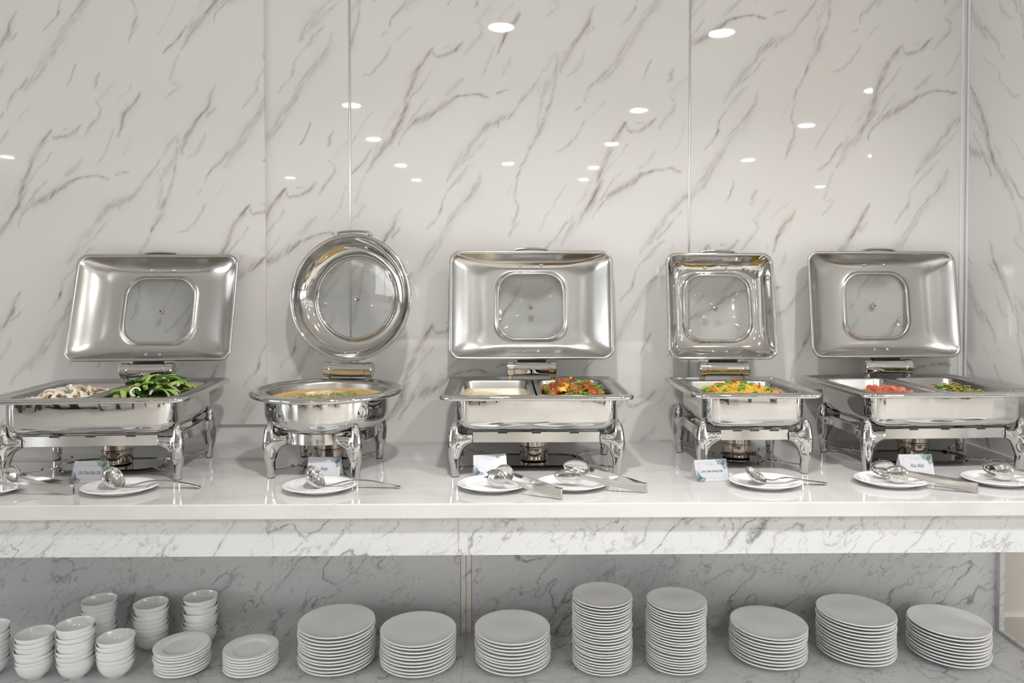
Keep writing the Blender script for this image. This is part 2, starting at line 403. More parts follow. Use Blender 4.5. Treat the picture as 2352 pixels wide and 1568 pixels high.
def raster_cell():
    nx, ny = int(PA[0] / RES), int(PB / RES)
    out = np.zeros((ny, nx, 3), np.float32)
    gx, gy = np.meshgrid((np.arange(nx) + .5) * RES, (np.arange(ny) + .5) * RES)
    rng = np.random.RandomState(3)
    for pts, w, g, b, d in ST:
        P = np.array([tuple(q)[:2] for q in bez([(x, y, 0) for x, y in pts], 5)])
        ww = np.interp(np.linspace(0, 1, len(P)), np.linspace(0, 1, len(w)), w) * 0.5
        P = P + rng.normal(0, 1.2, P.shape)
        for n in range(-2, 3):
            for m in range(-2, 3):
                Q = P + np.array([PA[0] * n, PA[1] * n + PB * m])
                x0, x1 = Q[:, 0].min() - 90, Q[:, 0].max() + 90; y0, y1 = Q[:, 1].min() - 90, Q[:, 1].max() + 90
                if x1 < 0 or x0 > PA[0] or y1 < 0 or y0 > PB: continue
                i0, i1 = max(int(x0 / RES), 0), min(int(x1 / RES) + 1, nx); j0, j1 = max(int(y0 / RES), 0), min(int(y1 / RES) + 1, ny)
                if i1 <= i0 or j1 <= j0: continue
                sx, sy = gx[j0:j1, i0:i1], gy[j0:j1, i0:i1]
                best = np.full(sx.shape, 9.0)
                for k in range(len(Q) - 1):
                    a, c = Q[k], Q[k + 1]; ab = c - a; L = ab @ ab + 1e-6
                    t = np.clip(((sx - a[0]) * ab[0] + (sy - a[1]) * ab[1]) / L, 0, 1)
                    dd = np.hypot(sx - a[0] - t * ab[0], sy - a[1] - t * ab[1]) / ((ww[k] + (ww[k + 1] - ww[k]) * t) * 1.5 + 2.0)
                    best = np.minimum(best, dd)
                f = np.maximum(np.clip(1.2 - best, 0, 1) ** 1.3, .30 * np.clip(1.0 - best / 2.2, 0, 1))
                for ch, v in enumerate((g, b, d)):
                    if v: out[j0:j1, i0:i1, ch] = np.maximum(out[j0:j1, i0:i1, ch], f * v)
    return out
CELL = raster_cell()
def vnoise(x, y, s, seed):
    r = np.random.RandomState(seed).rand(64, 64).astype(np.float32)
    x = x / s; y = y / s
    i = np.floor(x).astype(int); j = np.floor(y).astype(int); fx = x - i; fy = y - j
    fx = fx * fx * (3 - 2 * fx); fy = fy * fy * (3 - 2 * fy)
    g = lambda a, b: r[b % 64, a % 64]
    return (g(i, j) * (1 - fx) + g(i + 1, j) * fx) * (1 - fy) + (g(i, j + 1) * (1 - fx) + g(i + 1, j + 1) * fx) * fy - .5
def sample_print(u, v):
    u0, v0 = u, v
    u = u0 + 16 * vnoise(u0, v0, 70, 1) + 7 * vnoise(u0, v0, 24, 2)
    v = v0 + 16 * vnoise(u0, v0, 70, 4) + 7 * vnoise(u0, v0, 24, 5)
    n = np.floor(u / PA[0]); u = u - n * PA[0]; v = v - n * PA[1]; v = v - np.floor(v / PB) * PB
    fx = u / RES - .5; fy = v / RES - .5
    i = np.floor(fx).astype(int); j = np.floor(fy).astype(int); fx = (fx - i)[:, None]; fy = (fy - j)[:, None]
    ny, nx = CELL.shape[:2]
    c = lambda a, b: CELL[np.clip(b, 0, ny - 1), np.clip(a, 0, nx - 1)]
    val = (c(i, j) * (1 - fx) + c(i + 1, j) * fx) * (1 - fy) + (c(i, j + 1) * (1 - fx) + c(i + 1, j + 1) * fx) * fy
    br = 0.85 + 1.0 * vnoise((u0 * .82 + v0 * .57), (v0 * .82 - u0 * .57) * .22, 12, 6)
    return np.clip(val * br[:, None], 0, 1)
STEP = 0.0034
def axis(lo, hi, f0, f1):
    f0, f1 = max(lo, f0), min(hi, f1)
    A = [np.linspace(f0, f1, max(int((f1 - f0) / STEP), 1) + 1)]
    if lo < f0 - 1e-6: A.insert(0, np.linspace(lo, f0, max(int((f0 - lo) / .05), 1) + 1)[:-1])
    if hi > f1 + 1e-6: A.append(np.linspace(f1, hi, max(int((hi - f1) / .05), 1) + 1)[1:])
    return np.concatenate(A)
def print_panel(name, xs, zs, place, off, parent, thick=0.008):
    """vertical sheet with real thickness; place(a, z, d) -> world point at depth d behind the face"""
    nx, nz = len(xs), len(zs)
    A, Z = np.meshgrid(xs, zs); A = A.ravel(); Z = Z.ravel()
    V = place(A, Z, 0.0)
    idx = np.arange(nx * nz).reshape(nz, nx)
    F4 = np.stack([idx[:-1, :-1], idx[:-1, 1:], idx[1:, 1:], idx[1:, :-1]], -1).reshape(-1, 4)
    brd = np.array([idx[0, 0], idx[0, -1], idx[-1, -1], idx[-1, 0]])
    Vb = place(A[brd], Z[brd], thick); n0 = nx * nz
    # border edges
    loop = np.concatenate([idx[0, :], idx[1:, -1], idx[-1, -2::-1], idx[-2:0:-1, 0]])
    Vl = place(A[loop], Z[loop], thick); L = len(loop)
    nxt_ = np.roll(np.arange(L), -1)
    F5 = np.stack([loop[nxt_], loop, n0 + np.arange(L), n0 + nxt_], -1)
    Vall = np.concatenate([V, Vl]).astype(np.float32); Fall = np.concatenate([F4, F5]).astype(np.int32)
    me = bpy.data.meshes.new(name)
    me.vertices.add(len(Vall)); me.vertices.foreach_set('co', Vall.ravel())
    me.loops.add(Fall.size); me.loops.foreach_set('vertex_index', Fall.ravel())
    me.polygons.add(len(Fall)); me.polygons.foreach_set('loop_start', np.arange(0, Fall.size, 4, dtype=np.int32))
    me.update(calc_edges=True)
    u = (1152 + A * 1684 / 2.70 - 800 - off[0]) * 2.8; v = (645 - (Z - 1.47) * 1684 / 2.70 - off[1]) * 2.8
    c = sample_print(u, v); c = np.concatenate([c, c[loop]])
    at = me.color_attributes.new('print', 'FLOAT_COLOR', 'POINT')
    at.data.foreach_set('color', np.concatenate([c, np.ones((len(c), 1))], 1).astype(np.float32).ravel())
    me.materials.append(M_WALL)
    o = bpy.data.objects.new(name, me); return link(o, parent)
zs = axis(0.80, CEIL, 0.86, 2.54)
back = lambda y: (lambda a, z, d: np.stack([a, np.full_like(a, y + d), z], 1))
SEAM1, SEAM2, CORNER = -0.5535, 0.6925, 1.722
print_panel('panel', axis(-3.2, SEAM1 - .002, -0.90, 9), zs, back(WALL), (106, -144), wall)
print_panel('panel', axis(SEAM1 + .002, SEAM2 - .002, -9, 9), zs, back(WALL), (0, 0), wall)
print_panel('panel', axis(SEAM2 + .002, CORNER, -9, 9), zs, back(WALL), (-251, 113), wall)
ov = print_panel('panel', axis(-3.2, -0.861, -1.92, 9), axis(0.943, CEIL, 0.943, 2.54), back(WALL - 0.011), (26, -105), wall, 0.011)
tag(ov, 'marble print sheet standing proud of the wall')
for k, x in enumerate((SEAM1, SEAM2)):
    o = mesh('trim_%d' % (k + 1), *tube([(x, WALL - 0.0005, 0.877), (x, WALL - 0.0005, CEIL)], 0.0032, 8), M_TRIM)
    tag(o, ['thin chrome strip between wall panels behind the round dish', 'thin chrome strip between wall panels behind the square dish'][k], kind='structure')
wr = struct('wall_right', box(CORNER + 0.009, CORNER + 0.09, 2.0, WALL + 0.15, TOP, CEIL), plain('return_core', (0.62, 0.60, 0.57)))
tag(wr, 'marble print return wall at the right end of the counter')
print_panel('panel', axis(2.0, WALL - .001, 2.30, 9), zs, lambda a, z, d: np.stack([np.full_like(a, CORNER + d), a, z], 1), (60, 40), wr)
o = mesh('trim_3', *merge(bevel_box(1.698, 1.709, WALL - 0.004, WALL, TOP + .001, CEIL, .0012), bevel_box(1.709, 1.7215, WALL - 0.0015, WALL, TOP + .001, CEIL, .0005), bevel_box(1.716, 1.722, WALL - 0.016, WALL - 0.006, TOP + .001, CEIL, .0012)), M_TRIMW, angle=30)
tag(o, 'chrome corner strip where the two marble walls meet', kind='structure')

# glowing glazed panels added on the side walls, out of view, as fill light
M_FILL_PANE = bpy.data.materials.new('daylit_pane'); M_FILL_PANE.use_nodes = True
pb = M_FILL_PANE.node_tree.nodes['Principled BSDF']; pb.inputs['Emission Color'].default_value = (0.93, 0.97, 1.0, 1); pb.inputs['Emission Strength'].default_value = FILL_PANE_STRENGTH
M_FRAME = principled('window_frame_paint', (0.10, 0.09, 0.085), 0.4)
def fill_window(n, X, sg, y0, y1, z0, z1, lab):
    bx = lambda a, b, c, d, t0=0.0, t1=.06: box(min(X + sg * t0, X + sg * t1), max(X + sg * t0, X + sg * t1), a, b, c, d)
    ym = (y0 + y1) / 2
    o = mesh('window_%d' % n, *merge(bx(y0 - .08, y0, z0 - .08, z1 + .08), bx(y1, y1 + .08, z0 - .08, z1 + .08), bx(y0, y1, z1, z1 + .08), bx(y0, y1, z0 - .08, z0), bx(ym - .03, ym + .03, z0, z1)), M_FRAME, smooth=False)
    tag(o, lab, kind='structure')
    for a, b in ((y0, ym - .03), (ym + .03, y1)):
        mesh('pane', *bx(a, b, z0, z1, .01, .02), M_FILL_PANE, o, smooth=False)
fill_window(1, RX0, 1, -5.6, -3.0, 0.3, 2.5, 'daylit window of the left wall, far from the buffet')
fill_window(2, RX0, 1, -2.4, 0.4, 0.3, 2.5, 'daylit window of the left wall, nearest the buffet')
fill_window(3, RX1, -1, -6.0, -3.4, 0.3, 2.5, 'daylit window of the right wall, far from the buffet')
fill_window(4, RX1, -1, -2.6, 0.2, 0.3, 2.5, 'daylit window of the right wall, nearest the buffet')

# ceiling downlights
M_LENS = bpy.data.materials.new('lamp_lens'); M_LENS.use_nodes = True
lb = M_LENS.node_tree.nodes['Principled BSDF']; lb.inputs['Base Color'].default_value = (1, 1, 1, 1)
lb.inputs['Emission Color'].default_value = (1.0, 0.98, 0.955, 1); lb.inputs['Emission Strength'].default_value = LAMP_STRENGTH
M_LTRIM = principled('lamp_trim', (0.85, 0.85, 0.84), 0.4)
ring_me = mk('trim_ring', *loft([circ(.075, -.001, 32), circ(.080, -.004, 32), circ(.095, -.004, 32), circ(.097, 0, 32)]), M_LTRIM)
lens_me = mk('lens', *loft([circ(.0755, -.002, 32)] + [circ(.0001, -.002, 32)]), M_LENS)
LIGHTS = [(0.0, .94), (1.36, .86), (3.0, -.48), (1.24, -1.21), (-1.31, -1.05), (-1.38, -2.57), (3.01, -1.82), (1.23, -2.81),
          (-6.08, -3.77), (-1.33, -4.39), (.09, -4.22), (1.25, -4.54), (-3.13, -5.57), (1.24, -5.69), (3.12, -3.87), (4.57, -3.53), (5.18, -6.45), (7.03, -8.19),
          (7.33, -7.0), (8.5, -8.8), (-1.29, -5.78), (4.6, -1.0), (6.2, -2.2)]
BEAM = None
for i, (x, y) in enumerate(LIGHTS):
    r = empty('ceiling_downlight', (x, y, CEIL))
    inst(ring_me, 'trim_ring', r); inst(lens_me, 'lens', r)
    if BEAM is None:
        BEAM = bpy.data.lights.new('beam', 'AREA'); BEAM.shape = 'DISK'; BEAM.size = .14; BEAM.energy = BEAM_POWER; BEAM.spread = math.radians(BEAM_SPREAD); BEAM.color = (1.0, 0.985, 0.965)
    bl = bpy.data.objects.new('beam', BEAM); bl.location = (0, 0, -.006); link(bl, r)
    tag(r, 'round recessed ceiling downlight mirrored in the glossy wall', 'downlight', 'ceiling downlights')

# dining tables and chairs in the room (they show in the polished steel)
M_WOOD = principled('dark_chair_wood', (.035, .022, .014), .35); M_CLOTH = principled('table_linen', (.78, .77, .75), .7); M_SEAT = principled('chair_seat', (.05, .06, .09), .6)
TT = mk('table_cloth_top', *lathe([(0, .75), (.55, .75), (.565, .742), (.57, .70), (.575, .50), (.585, .48)], 48), M_CLOTH); TPED = mk('pedestal', *lathe([(.05, .74), (.045, .2), (.06, .06), (.26, .025), (.27, 0), (0, 0)], 24), M_WOOD)
CS = mk('seat', *bevel_box(-.21, .21, -.21, .21, .43, .48, .012), M_SEAT, angle=30); CBK = mk('backrest', *bevel_box(-.20, .20, .18, .21, .60, .95, .01), M_WOOD, angle=30)
CL = mk('leg', *bevel_box(-.02, .02, -.02, .02, 0, .43, .004), M_WOOD, angle=30); CP = mk('back_post', *bevel_box(-.018, .018, -.015, .015, .43, .95, .004), M_WOOD, angle=30)
def diner(x, y, n, a0):
    t = empty('dining_table', (x, y, 0)); inst(TT, 'table_cloth_top', t); inst(TPED, 'pedestal', t); tag(t, 'round white dining table mirrored in the polished steel', 'table', 'dining tables behind the camera')
    for i in range(n):
        a = a0 + i * 2 * math.pi / n
        c = empty('dining_chair', (x + .80 * math.cos(a), y + .80 * math.sin(a), 0), a - math.pi / 2); tag(c, 'dark wooden dining chair mirrored in the polished steel', 'chair', 'dining chairs behind the camera')
        inst(CS, 'seat', c); inst(CBK, 'backrest', c)
        for sx in (-1, 1):
            for sy in (-1, 1): inst(CL, 'leg', c, (sx * .18, sy * .18, 0))
            inst(CP, 'back_post', c, (sx * .18, .195, 0))
M_NAVY = principled('navy_upholstery', (.02, .05, .11), .5)
for x, y, a, lab in ((5.6, -1.2, -.5, 'navy booth bench nearer the buffet, mirrored in the right dish'), (6.6, -3.9, -.5, 'navy booth bench farther from the buffet, mirrored in the right dish')):
    b = empty('booth_bench', (x, y, 0), a); tag(b, lab, 'bench', 'booth benches behind the camera')
    mesh('base', *bevel_box(-1.2, 1.2, -.28, .28, 0, .30, .01), M_WOOD, b, angle=30); mesh('seat', *bevel_box(-1.2, 1.2, -.30, .28, .30, .46, .03), M_NAVY, b, angle=30); mesh('backrest', *bevel_box(-1.2, 1.2, .18, .32, .46, 1.05, .03), M_NAVY, b, angle=30)
for x, y, n, a in ((-3.4, -2.6, 4, .4), (-.9, -3.2, 4, .9), (1.9, -2.8, 4, .2), (-5.6, -.8, 4, .1), (.6, -6.2, 4, .5), (-3.0, -6.3, 4, .3), (3.6, -5.8, 4, 1.0)): diner(x, y, n, a)

# ------------------------------------------------------------------ buffet counter
EX = 1.80
JX = -0.116
wt = mesh('worktop', *bevel_box(-3.2, EX, 1.945, WALL - 0.001, TOP - .041, TOP, .003), M_TOP, angle=40); tag(wt, 'white polished marble worktop carrying the chafing dishes', 'worktop')
cb = empty('counter_base', (0, 2.3, 0)); tag(cb, 'grey veined marble counter base with an open shelf of crockery', 'counter')
def cpart(name, geo, mat=M_CRACK, **kw):
    o = mesh(name, *geo, mat, cb, smooth=False, **kw); o.matrix_parent_inverse = Matrix.Translation((0, -2.3, 0)); return o
for a, b in ((-3.2, JX - .0004), (JX + .0004, EX + .03)):
    cpart('apron_board', box(a, b, 1.968, 1.988, .729, TOP - .0412))
cpart('underside', box(-3.2, EX, 1.988, 2.62, .800, TOP - .0412), principled('underside_paint', (.7, .69, .67), .6))
SX = (-0.128)
cpart('shelf_board', box(-3.2, SX - .0003, 1.98, 2.62, SHELF - .03, SHELF)); cpart('shelf_board', box(SX + .0003, EX, 1.98, 2.62, SHELF - .03, SHELF))
cpart('back_panel', box(-3.2, -.1475, 2.62, 2.64, SHELF, .80)); cpart('back_panel', box(-.107, EX, 2.62, 2.64, SHELF, .80))
M_STRIP = crack_marble('strip_marble', (0.70, 0.66, 0.62), (0.74, 0.71, 0.67), (0.2, 0.19, 0.18), 3.3)
cpart('joint_strip', box(-.1460, -.1275, 2.6185, 2.64, SHELF, .80), M_STRIP); cpart('joint_strip', box(-.1260, -.1085, 2.6185, 2.64, SHELF, .80), M_STRIP)
cpart('plinth', box(-3.2, EX, 2.02, 2.64, 0, SHELF - .03))
cpart('end_post', box(EX, EX + .018, 2.600, 2.64, SHELF - .03, .80)); cpart('end_rail', box(EX, EX + .018, 1.99, 2.600, SHELF - .03, SHELF + .012))
cpart('end_post', box(EX, EX + .018, 1.99, 2.005, SHELF + .012, .80))

# ------------------------------------------------------------------ crockery
DINNER = [(0, .003), (.066, .003), (.069, 0), (.075, 0), (.079, .004), (.100, .0095), (.118, .0152), (.1240, .0176), (.1260, .0190), (.1265, .0208), (.1254, .0224), (.122, .0220), (.112, .0185), (.097, .0142), (.080, .0110), (.04, .0106), (0, .0106)]
SIDE = [(r * .0985 / .1265, z * .020 / .0225) for r, z in DINNER]
SIDE = [(r, z if i < 7 else z) for i, (r, z) in enumerate(SIDE)]
SALAD = [(0, .003), (.044, .003), (.046, 0), (.051, 0), (.056, .004), (.062, .010), (.080, .0125), (.0862, .0135), (.0875, .0152), (.0868, .0172), (.084, .0178), (.066, .0152), (.0585, .0142), (.056, .0130), (.0530, .0100), (.049, .0093), (.03, .0092), (0, .0092)]
BOWL = [(0, .004), (.021, .004), (.0225, 0), (.026, 0), (.0272, .006), (.034, .0100), (.043, .019), (.050, .031), (.0542, .044), (.0555, .052), (.056, .0545), (.0550, .0555), (.0538, .053), (.0522, .044), (.048, .031), (.040, .0205), (.033, .0162), (.025, .0147), (0, .0146)]
def prof_mesh(name, prof, n=56, ry=1.0): return mk(name, *lathe(prof, n, ry), M_CHINA)
ME = {k: prof_mesh(k, p) for k, p in (('dinner_plate', DINNER), ('side_plate', SIDE), ('salad_plate', SALAD), ('rice_bowl', BOWL))}
STK = [  # mesh, x, y, count, pitch, noun, which stack
    ('rice_bowl', -1.655, 2.372, 8, .0148, 'small white bowl', 'of the stack cut by the left picture edge'),
    ('rice_bowl', -1.502, 2.357, 7, .0148, 'small white bowl', 'of the leftmost whole front stack'),
    ('rice_bowl', -1.371, 2.358, 9, .0148, 'small white bowl', 'of the tallest front bowl stack'),
    ('rice_bowl', -1.245, 2.362, 6, .0148, 'small white bowl', 'of the shortest bowl stack'),
    ('rice_bowl', -1.393, 2.537, 9, .0148, 'small white bowl', 'of the rear left stack'),
    ('rice_bowl', -1.215, 2.540, 8, .0148, 'small white bowl', 'of the rear middle stack'),
    ('rice_bowl', -1.053, 2.556, 9, .0148, 'small white bowl', 'of the rear right stack'),
    ('salad_plate', -1.050, 2.402, 8, .0094, 'white rimmed small plate', 'of the stack nearest the bowls'),
    ('salad_plate', -0.826, 2.400, 7, .0094, 'white rimmed small plate', 'of the stack beside dinner plates'),
    ('dinner_plate', -0.551, 2.436, 12, .0108, 'white dinner plate', 'of the stack next to rimmed plates'),
    ('dinner_plate', -0.278, 2.424, 10, .0108, 'white dinner plate', 'of the stack left of the shelf joint'),
    ('dinner_plate', 0.038, 2.430, 10, .0108, 'white dinner plate', 'of the stack right of the shelf joint'),
    ('side_plate', 0.334, 2.402, 25, .0091, 'white side plate', 'of the left tall stack'),
    ('side_plate', 0.579, 2.402, 23, .0091, 'white side plate', 'of the right tall stack'),
    ('dinner_plate', 0.905, 2.453, 10, .0108, 'white dinner plate', 'of the stack beside the tall stacks'),
    ('dinner_plate', 1.212, 2.468, 13, .0108, 'white dinner plate', 'of the highest dinner stack at right'),
    ('dinner_plate', 1.522, 2.452, 10, .0108, 'white dinner plate', 'of the rightmost stack')]
for kind, x, y, n, p, noun, which in STK:
    for i in range(n):
        k = n - 1 - i   # from the top
        j = .0024 if i else 0
        o = inst(ME[kind], kind, None, (x + random.uniform(-j, j), y + random.uniform(-j, j), SHELF + .0003 + i * p), (0, 0, random.uniform(0, 6.28)))
        pos = 'topmost' if k == 0 else ('bottom' if i == 0 else ORD[k] + ' from top')
        tag(o, '%s, %s %s' % (noun, pos, which), 'bowl' if 'bowl' in kind else 'plate', '%ss %s' % (noun, which))

# oval serving plates on the worktop
OVAL = [(0, .003), (.060, .003), (.062, 0), (.067, 0), (.071, .003), (.090, .0105), (.1015, .0145), (.104, .0160), (.1035, .0178), (.101, .0178), (.085, .0135), (.074, .0105), (.070, .0075), (.064, .0066), (.03, .0066), (0, .0066)]
oval_me = prof_mesh('oval_plate', OVAL, 64, 0.80)
for x, y, lab in ((-1.446, 2.072, 'oval white plate under tongs, cut by the left picture edge'), (-1.077, 2.075, 'oval white plate holding the ladle before the greens'), (-0.516, 2.078, 'oval white plate holding the ladle before the soup dish'),
                  (-0.023, 2.088, 'oval white plate under the fork-ended tongs'), (0.205, 2.097, 'oval white plate under the flat channel tongs'), (0.765, 2.103, 'oval white plate holding the serving spoon before the rice'),
                  (1.139, 2.116, 'oval white plate under tongs before the sausage card'), (1.462, 2.121, 'oval white plate at the right picture edge')):
    tag(inst(oval_me, 'oval_plate', None, (x, y, TOP + .0003)), lab, 'plate', 'oval plates on the worktop')

# ------------------------------------------------------------------ chafing dishes
def surface_nets(f, lo, hi, h):
    ax = [np.arange(lo[i], hi[i] + h, h) for i in range(3)]
    X, Y, Z = np.meshgrid(*ax, indexing='ij')
    D = f(np.stack([X, Y, Z], -1))
    s = D < 0; nx, ny, nz = D.shape
    cor = [(a, b, c) for a in (0, 1) for b in (0, 1) for c in (0, 1)]
    sub = lambda A, c: A[c[0]:nx - 1 + c[0], c[1]:ny - 1 + c[1], c[2]:nz - 1 + c[2]]
    cnt = sum(sub(s, c).astype(int) for c in cor); act = (cnt > 0) & (cnt < 8)
    I = np.argwhere(act); idx = -np.ones(act.shape, int); idx[act] = np.arange(len(I))
    acc = np.zeros((len(I), 3)); num = np.zeros(len(I))
    for a in cor:
        for k in range(3):
            if a[k]: continue
            b = list(a); b[k] = 1; b = tuple(b)
            va = D[I[:, 0] + a[0], I[:, 1] + a[1], I[:, 2] + a[2]]; vb = D[I[:, 0] + b[0], I[:, 1] + b[1], I[:, 2] + b[2]]
            m = (va < 0) != (vb < 0); t = np.where(m, va / (va - vb + 1e-12), 0)
            p = np.tile(np.array(a, float), (len(I), 1)); p[:, k] += t
            acc[m] += p[m]; num[m] += 1
    V = np.array(lo) + (I + acc / num[:, None]) * h
    Fc = []
    for k in range(3):
        o = [i for i in range(3) if i != k]
        sl0 = [slice(None)] * 3; sl1 = [slice(None)] * 3; sl0[k] = slice(0, -1); sl1[k] = slice(1, None)
        E = np.argwhere(s[tuple(sl0)] != s[tuple(sl1)])
        for e in E:
            if e[o[0]] == 0 or e[o[1]] == 0 or e[o[0]] >= act.shape[o[0]] or e[o[1]] >= act.shape[o[1]]: continue
            q = []
            for da, db in ((-1, -1), (0, -1), (0, 0), (-1, 0)):
                c = e.copy(); c[o[0]] += da; c[o[1]] += db; q.append(idx[tuple(c)])
            if min(q) < 0: continue
            if s[tuple(e)] == (k != 1): pass
            else: q = q[::-1]
            Fc.append(q)
    for _ in range(3):
        d = f(V); e = 2e-4; G = np.stack([(f(V + np.eye(3)[i] * e) - f(V - np.eye(3)[i] * e)) / (2 * e) for i in range(3)], -1)
        V = V - np.clip(d, -h, h)[:, None] * G / (np.sum(G * G, 1, keepdims=True) + 1e-6)
    return V, Fc
def leg_mesh():
    zz = [-.01, .03, .06, .09, .112, .14, .155, .171]; off = [0, -.0008, -.0040, -.0058, -.0056, -.0034, -.0024, -.0014]
    rad = [.0120, .0140, .0160, .0170, .0170, .0152, .0112, .0018]
    P = [tuple(p) for p in bez([(o, o, z) for o, z in zip(off, zz)], 4)]; Q = np.array(P)
    R = np.array([p[0] for p in bez([(r, 0, z) for r, z in zip(rad, zz)], 4)])
    def seg(p, a, b, ra, rb):
        ab = b - a; t = np.clip(((p - a) @ ab) / (ab @ ab), 0, 1)
        return np.linalg.norm(p - a - t[..., None] * ab, axis=-1) - (ra + (rb - ra) * t)
    smin = lambda a, b, k: np.minimum(a, b) - (np.maximum(k - np.abs(a - b), 0) / k) ** 2 * k * .25
    def f(p):
        d = seg(p, Q[0], Q[1], R[0], R[1])
        for i in range(1, len(Q) - 1): d = np.minimum(d, seg(p, Q[i], Q[i + 1], R[i], R[i + 1]))
        out = d
        for e in ((1, 0), (0, 1)):
            A = np.array([.020 * e[0], .020 * e[1], .113]); B = np.array([.075 * e[0], .075 * e[1], .1205])
            b = seg(p, A, B, .0134, .0150)
            wA = np.array([.006 * e[0], .006 * e[1], .068]); wB = np.array([.032 * e[0], .032 * e[1], .112])
            b = smin(b, seg(p, wA, wB, .0060, .0085), .024)
            pl = p[..., 0] * e[0] + p[..., 1] * e[1] - .052
            out = np.where(pl > .0, np.maximum(np.minimum(d, b), np.where(d < b, d, pl)), smin(out, b, .020))
        return np.maximum(out, -(p[..., 2] - .002))
    V, Fc = surface_nets(f, (-.036, -.036, -.002), (.062, .062, .180), .0022)
    return mk('leg', V, Fc, M_CHROME)
LEG = leg_mesh()
FOOT = mk('foot', *cyl_z(.0112, 0, .003, n=20), M_BLACK)
BOLT = mk('bolt', *merge(cyl_z(.0052, 0, .004, n=6), cyl_z(.003, .004, .0065, n=10)), M_TRAY, angle=30)
SCREW = mk('screw', *lathe([(0, .0042), (.0036, .0040), (.0060, .0024), (.0066, 0)], 14), M_CHROME)

def bridge_handle(hw, y, z0):
    P = [(-hw, y, z0 - .012), (-hw, y + .001, z0 + .004), (-hw + .010, y + .002, z0 + .0105), (-hw * .45, y + .002, z0 + .0135), (0, y + .002, z0 + .0145), (hw * .45, y + .002, z0 + .0135), (hw - .010, y + .002, z0 + .0105), (hw, y + .001, z0 + .004), (hw, y, z0 - .012)]
    return tube(bez(P, 4), [.0050] * 33, 10, [2.4] * 33, up=(0, 0, 1))

def make_lid(parent, W_, H_, win, rc, loc, tilt, matl, round_=False, rz=0.0):
    """open lid: x right, z up along the lid, dome towards +y; child of the dish"""
    D = .056; N = []
    cz = H_ / 2
    def ring(hw, hh, r, y, wcz=cz):
        if round_: R = circ(hw, 0, 96)
        else: R = rrect(-hw, hw, -hh, hh, r, 0, 8, 7)
        return np.stack([R[:, 0], np.full(len(R), y), R[:, 1] + wcz], 1)
    hw, hh = W_ / 2, H_ / 2; gw = win
    inner = []
    gr = .062
    # window bead (front), then dome outwards to the lip
    inner += [ring(gw, gw, gr, D - .002), ring(gw + .001, gw + .001, gr, D - .008), ring(gw + .005, gw + .005, gr + .004, D - .010), ring(gw + .010, gw + .010, gr + .008, D - .007), ring(gw + .013, gw + .013, gr + .010, D - .002)]
    K = 14
    ow, oh = hw - .012, hh - .012
    for i in range(1, K + 1):
        t = i / K
        s = t
        y = (D - .002) * (1 - s ** 2.6) + .001 * s
        r = (gr + .010) * (1 - s) + rc * s
        inner.append(ring(gw + .013 + (ow - gw - .013) * s, gw + .013 + (oh - gw - .013) * s, r, y))
    lip = [ring(hw - .010, hh - .010, rc + .002, -.002), ring(hw - .006, hh - .006, rc + .005, -.0045), ring(hw - .002, hh - .002, rc + .008, -.004), ring(hw, hh, rc + .010, -.0005), ring(hw - .001, hh - .001, rc + .009, .003), ring(hw - .007, hh - .007, rc + .004, .004)]
    outer = []
    for i in range(K, 0, -1):
        t = i / K
        y = (D + .001) * (1 - t ** 2.6) + .004 * t
        r = (gr + .010) * (1 - t) + rc * t
        outer.append(ring(gw + .014 + (ow + .004 - gw - .014) * t, gw + .014 + (oh + .004 - gw - .014) * t, r, y))
    outer += [ring(gw + .002, gw + .002, gr, D + .002)]
    lid = mesh('lid', *loft(inner + lip + outer, closed=True), matl, parent)
    lid.location = loc; lid.rotation_euler = (-tilt, 0, rz)
    # domed glass, 3 mm thick
    g0 = [ring(gw + .003, gw + .003, gr, D - .001)]; g1 = []
    for s in (1, .9, .75, .55, .3, .06): g0.append(ring((gw + .002) * s, (gw + .002) * s, gr * s, D + .001 + .014 * (1 - s * s)))
    for s in (.06, .3, .55, .75, .9, 1): g1.append(ring((gw + .002) * s, (gw + .002) * s, gr * s, D + .0035 + .020 * (1 - s * s)))
    mesh('glass_window', *loft(g0[1:], cap1=True), M_GLASS, lid)
    kn = merge(lathe([(0, .010), (.003, .010), (.0036, .006), (.0085, .0055), (.0105, .003), (.0105, 0), (0, 0)], 24))
    k = mesh('vent_knob', *kn, M_CHROME, lid, angle=40); k.location = (0, D + .0155, cz); k.rotation_euler = (math.pi / 2, 0, 0)
    k2 = mesh('vent_hole', *cyl_z(.0026, 0, .0008, n=12), M_BLACK, lid); k2.location = (0, D + .0050, cz); k2.rotation_euler = (math.pi / 2, 0, 0)
    mesh('handle', *bridge_handle(.062 if W_ > .45 or round_ else .064, .016, H_ - .004), M_CHROME, lid)
    for sx, zz in ((.038, H_ - .044), (.024, .032)):
        for s in (-1, 1):
            if round_:
                rr = math.hypot(sx, zz - cz); t = (rr - gw - .013) / (ow - gw - .013)
            else: t = (abs(zz - cz) - gw - .013) / (oh - gw - .013)
            yy = (D - .002) * (1 - max(t, 0) ** 2.6)
            b = inst(SCREW, 'screw', lid, (s * sx, yy + .001, zz), (math.pi / 2 + (.35 if zz > cz else -.35), 0, 0))
    return lid
